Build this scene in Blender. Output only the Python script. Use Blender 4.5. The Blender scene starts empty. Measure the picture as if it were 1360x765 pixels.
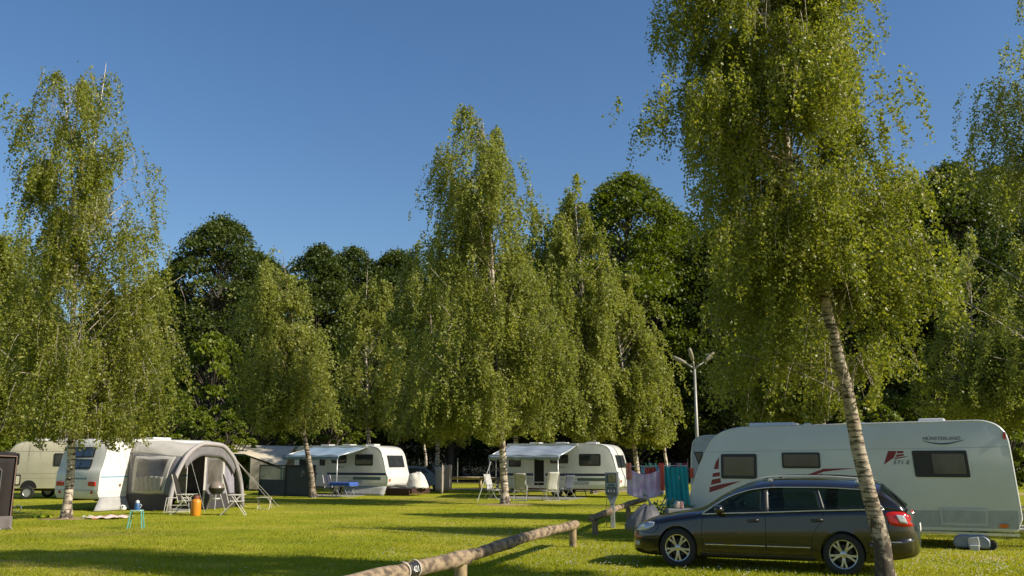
import bpy, bmesh, math, random
import numpy as np
from mathutils import Vector, Matrix
from mathutils.bvhtree import BVHTree
R = math.radians
sc = bpy.context.scene
COL = sc.collection
# ------------------------------------------------------------------ camera, sky, sun, exposure
F_PX, CX, CY, PITCH, EYE = 1200.0, 680.0, 382.5, math.atan(229.5/1200.0), 1.75
cd = bpy.data.cameras.new('camera'); cam = bpy.data.objects.new('camera', cd); COL.objects.link(cam)
cam.location = (0, 0, EYE); cam.rotation_euler = (R(90)+PITCH, 0, 0)
cd.sensor_width = 36; cd.lens = 36*F_PX/1360; cd.clip_end = 3000; cd.clip_start = .1
sc.camera = cam
SUN_EL = R(35); SUN_AZ = math.atan2(.94, -.34)      # clockwise from +Y: from the right, a little behind the camera
w = bpy.data.worlds.new('World'); sc.world = w; w.use_nodes = True
nt = w.node_tree; bg = nt.nodes['Background']
sky = nt.nodes.new('ShaderNodeTexSky'); sky.sky_type = 'NISHITA'; sky.sun_disc = False
sky.sun_elevation = SUN_EL; sky.sun_rotation = SUN_AZ
sky.air_density = 1.15; sky.dust_density = .6; sky.ozone_density = 3.5
hsv = nt.nodes.new('ShaderNodeHueSaturation'); hsv.inputs['Saturation'].default_value = 1.16; hsv.inputs['Hue'].default_value = .504
nt.links.new(sky.outputs[0], hsv.inputs['Color']); nt.links.new(hsv.outputs[0], bg.inputs[0]); bg.inputs[1].default_value = .087
sl = bpy.data.lights.new('sun', 'SUN'); so = bpy.data.objects.new('sun', sl); COL.objects.link(so)
sl.energy = 5.0; sl.angle = R(.55); sl.color = (1, .9, .74)
sd = Vector((math.sin(SUN_AZ)*math.cos(SUN_EL), math.cos(SUN_AZ)*math.cos(SUN_EL), math.sin(SUN_EL)))
so.rotation_euler = sd.to_track_quat('Z', 'Y').to_euler(); so.location = (40, -20, 40)
sc.view_settings.view_transform = 'Standard'; sc.view_settings.look = 'None'
sc.view_settings.exposure = 0.50; sc.view_settings.gamma = 1.0
sc.render.engine = 'CYCLES'
sc.cycles.max_bounces = 7; sc.cycles.transparent_max_bounces = 8; sc.cycles.use_denoising = True

# ------------------------------------------------------------------ measuring helpers
cP, sP = math.cos(PITCH), math.sin(PITCH)
def ray(px, py):
    xr, yu = (px-CX)/F_PX, (CY-py)/F_PX
    return Vector((xr, cP-yu*sP, sP+yu*cP))
def at(px, py, Y):
    d = ray(px, py); return Vector((0, 0, EYE)) + d*(Y/d.y)
def gp(px, py):
    d = ray(px, py); return Vector((0, 0, EYE)) + d*(-EYE/d.z)
def side_uz(px, py, loc, rot):
    n = Vector((math.sin(rot), -math.cos(rot), 0)); u = Vector((math.cos(rot), math.sin(rot), 0))
    d = ray(px, py); o = Vector((0, 0, EYE)); l = Vector((loc[0], loc[1], 0))
    t = (l-o).dot(n)/d.dot(n); p = o+d*t
    return (p-l).dot(u), p.z

# ------------------------------------------------------------------ materials
MATS = {}
def mat(name, c, rough=.6, metal=0., c2=None, scale=6., bump=0., spec=.5, coat=0., stretch=(1, 1, 1), trans=0., alpha=1., contrast=(.35, .65), sheen=0., det=4):
    if name in MATS: return MATS[name]
    m = bpy.data.materials.new(name); m.use_nodes = True; t = m.node_tree; p = t.nodes['Principled BSDF']
    c2 = c2 if c2 else tuple(v*.84 for v in c)
    tc = t.nodes.new('ShaderNodeTexCoord'); mp = t.nodes.new('ShaderNodeMapping'); mp.inputs['Scale'].default_value = stretch
    nz = t.nodes.new('ShaderNodeTexNoise'); nz.inputs['Scale'].default_value = scale; nz.inputs['Detail'].default_value = det
    rp = t.nodes.new('ShaderNodeValToRGB'); e = rp.color_ramp.elements
    e[0].position, e[1].position = contrast; e[0].color = (*c2, 1); e[1].color = (*c, 1)
    L = t.links.new
    L(tc.outputs['Object'], mp.inputs[0]); L(mp.outputs[0], nz.inputs[0]); L(nz.outputs[0], rp.inputs[0]); L(rp.outputs[0], p.inputs['Base Color'])
    p.inputs['Roughness'].default_value = rough; p.inputs['Metallic'].default_value = metal
    p.inputs['Specular IOR Level'].default_value = spec; p.inputs['Coat Weight'].default_value = coat; p.inputs['Coat Roughness'].default_value = .05
    p.inputs['Alpha'].default_value = alpha
    if sheen: p.inputs['Sheen Weight'].default_value = sheen
    if bump:
        b = t.nodes.new('ShaderNodeBump'); b.inputs['Strength'].default_value = bump; b.inputs['Distance'].default_value = .02
        L(nz.outputs[0], b.inputs['Height']); L(b.outputs[0], p.inputs['Normal'])
    if trans:
        tr = t.nodes.new('ShaderNodeBsdfTranslucent'); mx = t.nodes.new('ShaderNodeMixShader'); mx.inputs[0].default_value = trans
        L(rp.outputs[0], tr.inputs[0]); L(p.outputs[0], mx.inputs[1]); L(tr.outputs[0], mx.inputs[2]); L(mx.outputs[0], t.nodes['Material Output'].inputs[0])
    MATS[name] = m; return m
def glass_mat(name, tint, fac=.5, rough=.02):
    m = bpy.data.materials.new(name); m.use_nodes = True; t = m.node_tree; p = t.nodes['Principled BSDF']
    p.inputs['Base Color'].default_value = (*tint, 1); p.inputs['Roughness'].default_value = rough; p.inputs['Specular IOR Level'].default_value = .6
    tp = t.nodes.new('ShaderNodeBsdfTransparent'); tp.inputs[0].default_value = (.62, .74, .70, 1)
    mx = t.nodes.new('ShaderNodeMixShader'); mx.inputs[0].default_value = fac
    t.links.new(p.outputs[0], mx.inputs[1]); t.links.new(tp.outputs[0], mx.inputs[2]); t.links.new(mx.outputs[0], t.nodes['Material Output'].inputs[0])
    return m
def leaf_mat(name, a, b, trans=.35, rough=.5, yel=None):
    m = bpy.data.materials.new(name); m.use_nodes = True; t = m.node_tree; p = t.nodes['Principled BSDF']; L = t.links.new
    at_ = t.nodes.new('ShaderNodeAttribute'); at_.attribute_name = 'rnd'
    rp = t.nodes.new('ShaderNodeValToRGB'); e = rp.color_ramp.elements
    e[0].color = (*a, 1); e[0].position = 0; e[1].color = (*b, 1); e[1].position = .9
    if yel: x = e.new(.97); x.color = (*yel, 1)
    L(at_.outputs['Fac'], rp.inputs[0]); L(rp.outputs[0], p.inputs['Base Color'])
    p.inputs['Roughness'].default_value = rough; p.inputs['Specular IOR Level'].default_value = .35
    tr = t.nodes.new('ShaderNodeBsdfTranslucent'); hs = t.nodes.new('ShaderNodeHueSaturation')
    hs.inputs['Hue'].default_value = .500; hs.inputs['Saturation'].default_value = 1.15; hs.inputs['Value'].default_value = 1.35
    L(rp.outputs[0], hs.inputs['Color']); L(hs.outputs[0], tr.inputs[0])
    mx = t.nodes.new('ShaderNodeMixShader'); mx.inputs[0].default_value = trans
    L(p.outputs[0], mx.inputs[1]); L(tr.outputs[0], mx.inputs[2]); L(mx.outputs[0], t.nodes['Material Output'].inputs[0])
    return m

def bark_mat(name, white, dark, scale=1.0, amt=.5, root=.04):
    m = bpy.data.materials.new(name); m.use_nodes = True; t = m.node_tree; p = t.nodes['Principled BSDF']; L = t.links.new
    tc = t.nodes.new('ShaderNodeTexCoord')
    def noise(st, s, d=5):
        mp = t.nodes.new('ShaderNodeMapping'); mp.inputs['Scale'].default_value = st
        n = t.nodes.new('ShaderNodeTexNoise'); n.inputs['Scale'].default_value = s; n.inputs['Detail'].default_value = d; n.inputs['Roughness'].default_value = .65
        L(tc.outputs['Object'], mp.inputs[0]); L(mp.outputs[0], n.inputs[0]); return n
    n1 = noise((1, 1, 4.5), 3.2*scale); n2 = noise((1, 1, .6), 6*scale); n3 = noise((1, 1, 1), 1.2)
    def ramp(n, a, b, ca, cb):
        r = t.nodes.new('ShaderNodeValToRGB'); e = r.color_ramp.elements; e[0].position = a; e[1].position = b; e[0].color = (*ca, 1); e[1].color = (*cb, 1)
        L(n.outputs[0], r.inputs[0]); return r
    r1 = ramp(n1, amt-.09, amt+.03, dark, white); r3 = ramp(n3, .35, .65, (.55, .45, .36), (1, 1, 1))
    # rough black plates towards the root end, as old birch bark has
    sep = t.nodes.new('ShaderNodeSeparateXYZ'); L(tc.outputs['Object'], sep.inputs[0])
    mr = t.nodes.new('ShaderNodeMapRange'); mr.inputs[1].default_value = .0; mr.inputs[2].default_value = 2.2; mr.inputs[3].default_value = root; mr.inputs[4].default_value = -.22
    L(sep.outputs['Z'], mr.inputs[0])
    ad = t.nodes.new('ShaderNodeMath'); ad.operation = 'ADD'; L(n2.outputs[0], ad.inputs[0]); L(mr.outputs[0], ad.inputs[1])
    r2 = t.nodes.new('ShaderNodeValToRGB'); e = r2.color_ramp.elements; e[0].position = .50; e[1].position = .58; e[0].color = (0, 0, 0, 1); e[1].color = (1, 1, 1, 1)
    L(ad.outputs[0], r2.inputs[0])
    mu = t.nodes.new('ShaderNodeMix'); mu.data_type = 'RGBA'; mu.blend_type = 'MULTIPLY'; mu.inputs[0].default_value = .7
    L(r1.outputs[0], mu.inputs[6]); L(r3.outputs[0], mu.inputs[7])
    mx = t.nodes.new('ShaderNodeMix'); mx.data_type = 'RGBA'; L(r2.outputs[0], mx.inputs[0]); L(mu.outputs[2], mx.inputs[6]); mx.inputs[7].default_value = (*dark, 1)
    L(mx.outputs[2], p.inputs['Base Color']); p.inputs['Roughness'].default_value = .85
    b = t.nodes.new('ShaderNodeBump'); b.inputs['Strength'].default_value = .8; b.inputs['Distance'].default_value = .02
    L(n2.outputs[0], b.inputs['Height']); L(b.outputs[0], p.inputs['Normal'])
    return m

# ------------------------------------------------------------------ mesh helpers
def circ(n, r, ph=0): return [(r*math.cos(2*math.pi*i/n+ph), r*math.sin(2*math.pi*i/n+ph)) for i in range(n)]
def rrect(u0, u1, z0, z1, r=.06, k=4, skew=0.):
    out = []
    for cx, cz, a in ((u1-r, z1-r, 0), (u0+r, z1-r, 90), (u0+r, z0+r, 180), (u1-r, z0+r, 270)):
        for i in range(k+1):
            t = R(a+90*i/k); out.append((cx+r*math.cos(t), cz+r*math.sin(t)))
    if skew: out = [(u+skew*(z-(z0+z1)/2), z) for u, z in out]
    return out
def roundpoly(pts, k=5):
    """pts: (u, z, radius) -> polygon with rounded corners"""
    out = []; n = len(pts)
    for i in range(n):
        p = Vector(pts[i][:2]); r = pts[i][2]; a = Vector(pts[i-1][:2]); b = Vector(pts[(i+1) % n][:2])
        if r <= 0: out.append(tuple(p)); continue
        da = (a-p); db = (b-p); r1 = min(r, da.length*.49); r2 = min(r, db.length*.49)
        A = p+da.normalized()*r1; B = p+db.normalized()*r2
        for j in range(k+1):
            t = j/k; q = A*(1-t)**2+p*2*t*(1-t)+B*t*t; out.append(tuple(q))
    return out
class MB:
    def __init__(s): s.v = []; s.f = []
    def add(s, vs, fs):
        o = len(s.v); s.v += [tuple(v) for v in vs]; s.f += [tuple(i+o for i in f) for f in fs]; return s
    def box(s, x0, x1, y0, y1, z0, z1, M=None):
        vs = [Vector((x, y, z)) for x in (x0, x1) for y in (y0, y1) for z in (z0, z1)]
        if M: vs = [M@v for v in vs]
        return s.add(vs, [(0, 1, 3, 2), (4, 6, 7, 5), (0, 4, 5, 1), (2, 3, 7, 6), (0, 2, 6, 4), (1, 5, 7, 3)])
    def tube(s, pts, r, n=8, cap=True):
        pts = [Vector(p) for p in pts]; N = len(pts)
        rs = r if isinstance(r, (list, tuple)) else [r]*N
        vs = []; prev = None
        for i, p in enumerate(pts):
            d = (pts[min(i+1, N-1)]-pts[max(i-1, 0)]).normalized()
            if prev is None: a = d.orthogonal().normalized()
            else:
                a = prev-d*prev.dot(d); a = a.normalized() if a.length > 1e-6 else d.orthogonal().normalized()
            prev = a; b = d.cross(a)
            for k in range(n):
                t = 2*math.pi*k/n; vs.append(p+(a*math.cos(t)+b*math.sin(t))*rs[i])
        fs = [(i*n+k, i*n+(k+1) % n, (i+1)*n+(k+1) % n, (i+1)*n+k) for i in range(N-1) for k in range(n)]
        if cap: fs += [tuple(reversed(range(n))), tuple(range((N-1)*n, N*n))]
        return s.add(vs, fs)
    def prism(s, poly, y0, y1, axis='y', inset=0.):
        """polygon in (u,z) extruded along y (or in (x,y) along z)"""
        n = len(poly); cu = sum(p[0] for p in poly)/n; cz = sum(p[1] for p in poly)/n
        def P(u, z, y): return (u, y, z) if axis == 'y' else (u, z, y)
        rings = [(y0, inset), (y0+(inset if y1 > y0 else -inset), 0), (y1, 0)] if inset else [(y0, 0), (y1, 0)]
        us = [p[0] for p in poly]; zs = [p[1] for p in poly]; du = (max(us)-min(us))/2; dz = (max(zs)-min(zs))/2
        vs = []
        for y, q in rings:
            for u, z in poly: vs.append(P(cu+(u-cu)*(1-q/du), cz+(z-cz)*(1-q/dz), y))
        m = len(rings)
        fs = [(i*n+k, i*n+(k+1) % n, (i+1)*n+(k+1) % n, (i+1)*n+k) for i in range(m-1) for k in range(n)]
        fs += [tuple(reversed(range(n))), tuple(range((m-1)*n, m*n))]
        return s.add(vs, fs)
    def grid(s, fn, nu, nv, thick=0.):
        vs = [Vector(fn(i/nu, j/nv)) for i in range(nu+1) for j in range(nv+1)]
        q = lambda i, j: i*(nv+1)+j
        fs = [(q(i, j), q(i+1, j), q(i+1, j+1), q(i, j+1)) for i in range(nu) for j in range(nv)]
        if thick:
            nr = []
            for i in range(nu+1):
                for j in range(nv+1):
                    a = vs[q(min(i+1, nu), j)]-vs[q(max(i-1, 0), j)]; b = vs[q(i, min(j+1, nv))]-vs[q(i, max(j-1, 0))]
                    c = a.cross(b); nr.append(c.normalized() if c.length > 1e-9 else Vector((0, 0, 1)))
            m = len(vs); vs = vs+[v-n_*thick for v, n_ in zip(vs, nr)]
            fs += [tuple(reversed([k+m for k in f])) for f in fs]
            for i in range(nu): fs += [(q(i, 0)+m, q(i+1, 0)+m, q(i+1, 0), q(i, 0)), (q(i, nv), q(i+1, nv), q(i+1, nv)+m, q(i, nv)+m)]
            for j in range(nv): fs += [(q(0, j), q(0, j+1), q(0, j+1)+m, q(0, j)+m), (q(nu, j)+m, q(nu, j+1)+m, q(nu, j+1), q(nu, j))]
        return s.add(vs, fs)
    def lathe(s, prof, c=(0, 0, 0), n=20, M=None, cap=True):
        vs = []
        for r_, z in prof:
            for k in range(n):
                t = 2*math.pi*k/n; v = Vector((r_*math.cos(t), r_*math.sin(t), z)); vs.append((M@v if M else v)+Vector(c))
        m = len(prof); fs = [(i*n+k, i*n+(k+1) % n, (i+1)*n+(k+1) % n, (i+1)*n+k) for i in range(m-1) for k in range(n)]
        if cap: fs += [tuple(reversed(range(n))), tuple(range((m-1)*n, m*n))]
        return s.add(vs, fs)
    def build(s, name, m, parent=None, smooth=False, bevel=0., fixn=True):
        me = bpy.data.meshes.new(name); me.from_pydata(s.v, [], s.f)
        if fixn:
            bm = bmesh.new(); bm.from_mesh(me); bmesh.ops.remove_doubles(bm, verts=bm.verts, dist=1e-5); bmesh.ops.recalc_face_normals(bm, faces=bm.faces); bm.to_mesh(me); bm.free()
        o = bpy.data.objects.new(name, me); COL.objects.link(o); me.materials.append(m)
        if parent: o.parent = parent
        if smooth:
            me.shade_smooth()
            if smooth != True: me.set_sharp_from_angle(angle=R(smooth))
        if bevel:
            b = o.modifiers.new('bevel', 'BEVEL'); b.width = bevel; b.segments = 2; b.limit_method = 'ANGLE'; b.angle_limit = R(40)
        return o
def empty(name, loc=(0, 0, 0), rz=0.):
    o = bpy.data.objects.new(name, None); COL.objects.link(o); o.location = loc; o.rotation_euler = (0, 0, rz); o.empty_display_size = .1; return o
def tag(o, label, cat, group=None, kind=None):
    if label: o['label'] = label
    if cat: o['category'] = cat
    if group: o['group'] = group
    if kind: o['kind'] = kind
    return o
def dup(o, loc, rz, label=None, parent=None, scale=None):
    c = o.copy(); COL.objects.link(c)
    if parent is not None: c.parent = parent
    else:
        c.location = loc; c.rotation_euler = (0, 0, rz)
        if label: c['label'] = label
        if scale: c.scale = scale
    for ch in list(o.children): dup(ch, None, None, None, c)
    return c
def text_obj(name, body, size, m, parent, M, shear=0., sx=1.):
    cu = bpy.data.curves.new(name, 'FONT'); cu.body = body; cu.size = size; cu.extrude = .0015; cu.shear = shear; cu.align_x = 'CENTER'; cu.resolution_u = 3
    t = bpy.data.objects.new('tmp', cu); COL.objects.link(t)
    me = bpy.data.meshes.new_from_object(t.evaluated_get(bpy.context.evaluated_depsgraph_get())); bpy.data.objects.remove(t)
    me.transform(Matrix.Diagonal((sx, 1, 1, 1))); me.transform(M); me.name = name; me.materials.clear(); me.materials.append(m)
    o = bpy.data.objects.new(name, me); COL.objects.link(o); o.parent = parent; return o
def side_M(u, z, y=-.006):   # text plane facing local -Y
    return Matrix.Translation((u, y, z))@Matrix.Rotation(R(90), 4, 'X')
def fast_mesh(name, V, nper, m, parent=None, rnd=None, smooth=False):
    """V: (faces, nper, 3)"""
    nf = V.shape[0]; me = bpy.data.meshes.new(name)
    me.vertices.add(nf*nper); me.vertices.foreach_set('co', V.astype(np.float32).ravel())
    me.loops.add(nf*nper); me.loops.foreach_set('vertex_index', np.arange(nf*nper, dtype=np.int32))
    me.polygons.add(nf); me.polygons.foreach_set('loop_start', np.arange(0, nf*nper, nper, dtype=np.int32))
    me.update(calc_edges=True)
    if rnd is not None:
        a = me.attributes.new('rnd', 'FLOAT', 'FACE'); a.data.foreach_set('value', rnd.astype(np.float32))
    me.materials.append(m); o = bpy.data.objects.new(name, me); COL.objects.link(o)
    if parent: o.parent = parent
    return o

# palette
WHITE = mat('white_enamel', (.62, .625, .60), .32, c2=(.56, .565, .54), scale=1.6, spec=.5, coat=.2)
CREAM = mat('cream_enamel', (.62, .58, .45), .4, c2=(.54, .50, .38), scale=1.4)
GREYW = mat('grey_enamel', (.42, .45, .46), .4)
TRIM = mat('aluminium_trim', (.70, .70, .68), .3, .7)
BLACK = mat('black_plastic', (.018, .018, .02), .45)
RUBBER = mat('rubber', (.02, .02, .02), .85, bump=.3, scale=30)
PANE = mat('tinted_acrylic', (.035, .04, .045), .08, spec=.7, c2=(.02, .025, .028), scale=2)
BLIND = mat('blind_behind_acrylic', (.075, .08, .075), .12, spec=.6, c2=(.055, .06, .055), scale=3)
STEEL = mat('galvanised_steel', (.45, .46, .46), .4, .6, scale=20)
ALU = mat('bare_aluminium', (.72, .72, .70), .35, .5)
REDL = mat('red_lens', (.5, .012, .01), .15, spec=.6)
ORANGEL = mat('amber_lens', (.65, .16, .02), .2)
CLEARL = mat('clear_lens', (.55, .57, .6), .08, .4)
NAVY = mat('navy_stripe', (.02, .03, .10), .35)
GREENST = mat('grey_green_stripe', (.11, .16, .15), .35)
MAROON = mat('maroon_decal', (.20, .012, .02), .35)
TEXTG = mat('dark_grey_lettering', (.07, .08, .09), .4)
WHITEP = mat('white_paint', (.78, .78, .76), .5)
DARKIN = mat('dark_interior', (.012, .011, .010), .9)
SKIRT = mat('grey_skirt_fabric', (.36, .36, .35), .8, bump=.4, scale=4)
WOOD = mat('weathered_wood', (.36, .28, .19), .85, c2=(.12, .085, .06), scale=5, bump=.6, stretch=(1, 1, 1))

# ------------------------------------------------------------------ ground
def ground_mat():
    m = bpy.data.materials.new('lawn'); m.use_nodes = True; t = m.node_tree; p = t.nodes['Principled BSDF']; L = t.links.new
    tc = t.nodes.new('ShaderNodeTexCoord')
    def nz(s, d, sc_=(1, 1, 1), r=.6):
        mp = t.nodes.new('ShaderNodeMapping'); mp.inputs['Scale'].default_value = sc_; n = t.nodes.new('ShaderNodeTexNoise')
        n.inputs['Scale'].default_value = s; n.inputs['Detail'].default_value = d; n.inputs['Roughness'].default_value = r
        L(tc.outputs['Object'], mp.inputs[0]); L(mp.outputs[0], n.inputs[0]); return n
    n1 = nz(.35, 5); n2 = nz(9, 8, r=.75); n3 = nz(.16, 4)
    def ramp(n, st):
        r = t.nodes.new('ShaderNodeValToRGB'); e = r.color_ramp.elements
        e[0].position, e[0].color = st[0][0], (*st[0][1], 1); e[1].position, e[1].color = st[-1][0], (*st[-1][1], 1)
        for q, c in st[1:-1]: x = e.new(q); x.color = (*c, 1)
        L(n.outputs[0], r.inputs[0]); return r
    a = ramp(n1, [(.3, (.20, .24, .014)), (.5, (.31, .32, .022)), (.7, (.44, .38, .06))])
    b = ramp(n2, [(.25, (.45, .5, .45)), (.5, (.9, .92, .9)), (.75, (1.4, 1.35, 1.3))])
    c = ramp(n3, [(.54, (0, 0, 0)), (.68, (1, 1, 1))])
    mu = t.nodes.new('ShaderNodeMix'); mu.data_type = 'RGBA'; mu.blend_type = 'MULTIPLY'; mu.inputs[0].default_value = 1
    L(a.outputs[0], mu.inputs[6]); L(b.outputs[0], mu.inputs[7])
    mx = t.nodes.new('ShaderNodeMix'); mx.data_type = 'RGBA'; mh = t.nodes.new('ShaderNodeMath'); mh.operation = 'MULTIPLY'; mh.inputs[1].default_value = .6
    L(c.outputs[0], mh.inputs[0]); L(mh.outputs[0], mx.inputs[0]); L(mu.outputs[2], mx.inputs[6]); mx.inputs[7].default_value = (.24, .20, .07, 1)
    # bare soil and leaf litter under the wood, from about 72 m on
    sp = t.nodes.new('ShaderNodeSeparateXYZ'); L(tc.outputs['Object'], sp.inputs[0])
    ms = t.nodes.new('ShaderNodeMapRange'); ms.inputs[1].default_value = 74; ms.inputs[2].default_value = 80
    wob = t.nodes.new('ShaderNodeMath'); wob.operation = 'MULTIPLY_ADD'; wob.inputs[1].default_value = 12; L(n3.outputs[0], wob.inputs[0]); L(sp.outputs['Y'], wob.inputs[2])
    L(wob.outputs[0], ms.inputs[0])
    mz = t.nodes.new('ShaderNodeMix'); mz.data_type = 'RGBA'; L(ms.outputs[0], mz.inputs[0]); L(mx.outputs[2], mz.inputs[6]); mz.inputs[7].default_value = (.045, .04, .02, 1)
    L(mz.outputs[2], p.inputs['Base Color']); p.inputs['Roughness'].default_value = .9; p.inputs['Specular IOR Level'].default_value = .1
    bp = t.nodes.new('ShaderNodeBump'); bp.inputs['Strength'].default_value = .9; bp.inputs['Distance'].default_value = .06; L(n2.outputs[0], bp.inputs['Height']); L(bp.outputs[0], p.inputs['Normal'])
    return m
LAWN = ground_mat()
def gz(x, y): return 0.0
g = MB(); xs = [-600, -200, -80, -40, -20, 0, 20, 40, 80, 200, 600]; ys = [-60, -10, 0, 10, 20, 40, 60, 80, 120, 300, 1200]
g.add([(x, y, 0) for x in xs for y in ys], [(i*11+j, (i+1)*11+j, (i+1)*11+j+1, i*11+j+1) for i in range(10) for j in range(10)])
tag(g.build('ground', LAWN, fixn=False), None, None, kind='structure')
backing_slope = MB(); backing_slope.grid(lambda u, v: (-260+520*u, 118+90*v, -.3+16*math.sin(min(1, v*1.6)*math.pi/2)*(1+.12*math.sin(u*19)+.1*math.sin(u*41+v*5))), 60, 12)
tag(backing_slope.build('backing_slope', mat('shaded_wood_slope', (.012, .014, .006), .95, c2=(.006, .008, .003), scale=.6), smooth=True), None, None, kind='structure')  # added slope closing sky gaps; near-black colour stands for the wood's shade
GRAVEL = mat('sandy_gravel', (.44, .34, .20), .95, c2=(.33, .25, .15), scale=14, bump=.5)
pr = MB(); P0, P1, P2, P3 = Vector((-60, 70)), Vector((-16, 63)), Vector((12, 52)), Vector((60, 49))
cl = [P0, P1, Vector((-2, 58)), P2, Vector((30, 49.5)), P3]
vs = []
for i, p in enumerate(cl):
    d = (cl[min(i+1, 5)]-cl[max(i-1, 0)]).normalized(); n_ = Vector((-d.y, d.x))
    vs += [(*(p-n_*1.6), .004), (*(p+n_*1.6), .004)]
pr.add(vs, [(2*i, 2*i+2, 2*i+3, 2*i+1) for i in range(5)])
tag(pr.build('path', GRAVEL), None, None, kind='structure')

def vnoise(P, seed):
    g_ = np.random.default_rng(seed); o = np.zeros(len(P))
    for k in range(5):
        f = g_.normal(size=3)*(1.0+k*.5); o += np.sin(P@f+g_.uniform(0, 6.28))/(1+k*.35)
    return o
# grass blades and daisies: what nobody could count
def grass(n, y0, y1, hgt, wid, seed, m, name='grass'):
    g_ = np.random.default_rng(seed)
    Y = 1/(g_.uniform(1/y1, 1/y0, n)); X = g_.uniform(-.64, .64, n)*Y
    h = hgt*g_.uniform(.45, 1.25, n)*(1+.5*np.sin(X*1.7+np.sin(Y*1.3)*2)*np.sin(Y*2.1+X*.4)); wd = wid*g_.uniform(.6, 1.3, n)
    a = g_.uniform(0, 2*np.pi, n); l = g_.uniform(0, 2*np.pi, n); ln = g_.uniform(.1, .9, n)*h
    V = np.zeros((n, 3, 3)); dx, dy = np.cos(a)*wd/2, np.sin(a)*wd/2
    V[:, 0, 0] = X-dx; V[:, 0, 1] = Y-dy; V[:, 1, 0] = X+dx; V[:, 1, 1] = Y+dy
    V[:, 2, 0] = X+np.cos(l)*ln; V[:, 2, 1] = Y+np.sin(l)*ln; V[:, 2, 2] = h
    rnd = np.clip(  .46+.15*vnoise(np.stack([X, Y, X*0], 1)*.45, 5)+.12*vnoise(np.stack([X, Y, X*0], 1)*1.9, 6)+g_.normal(0, .20, n), 0, 1)
    return fast_mesh(name, V, 3, m, rnd=rnd)
GRASSM = leaf_mat('grass_blades', (.20, .235, .010), (.37, .37, .02), .5, .6, (.48, .39, .13))
GRASS = grass(420000, 8.5, 75, .042, .016, 3, GRASSM)
tag(GRASS, 'short green lawn grass covering the camping meadow', 'grass', kind='stuff')

# ------------------------------------------------------------------ trees
BARK = bark_mat('birch_bark', (.62, .56, .46), (.07, .05, .035))
BARKN = bark_mat('old_birch_bark', (.44, .38, .29), (.06, .045, .03), root=.17, amt=.49, scale=1.7)
BARK_SHADE = bark_mat('shaded_birch_bark', (.40, .34, .26), (.05, .04, .03), amt=.52)  # birch bark in a darker colour that stands for shade on the trunk
BARKD = mat('beech_bark', (.10, .085, .065), .9, c2=(.05, .04, .03), scale=8, bump=.6)
LEAF_N = leaf_mat('birch_leaf_warm', (.115, .140, .022), (.31, .325, .062), .48, .42, (.42, .36, .08))
LEAF_M = leaf_mat('birch_leaf_soft', (.14, .165, .032), (.35, .365, .090), .5, .46)
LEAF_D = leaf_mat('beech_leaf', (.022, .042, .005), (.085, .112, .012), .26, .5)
LEAF_L = leaf_mat('lit_shrub_leaf', (.085, .125, .010), (.20, .235, .02), .4, .5)

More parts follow.
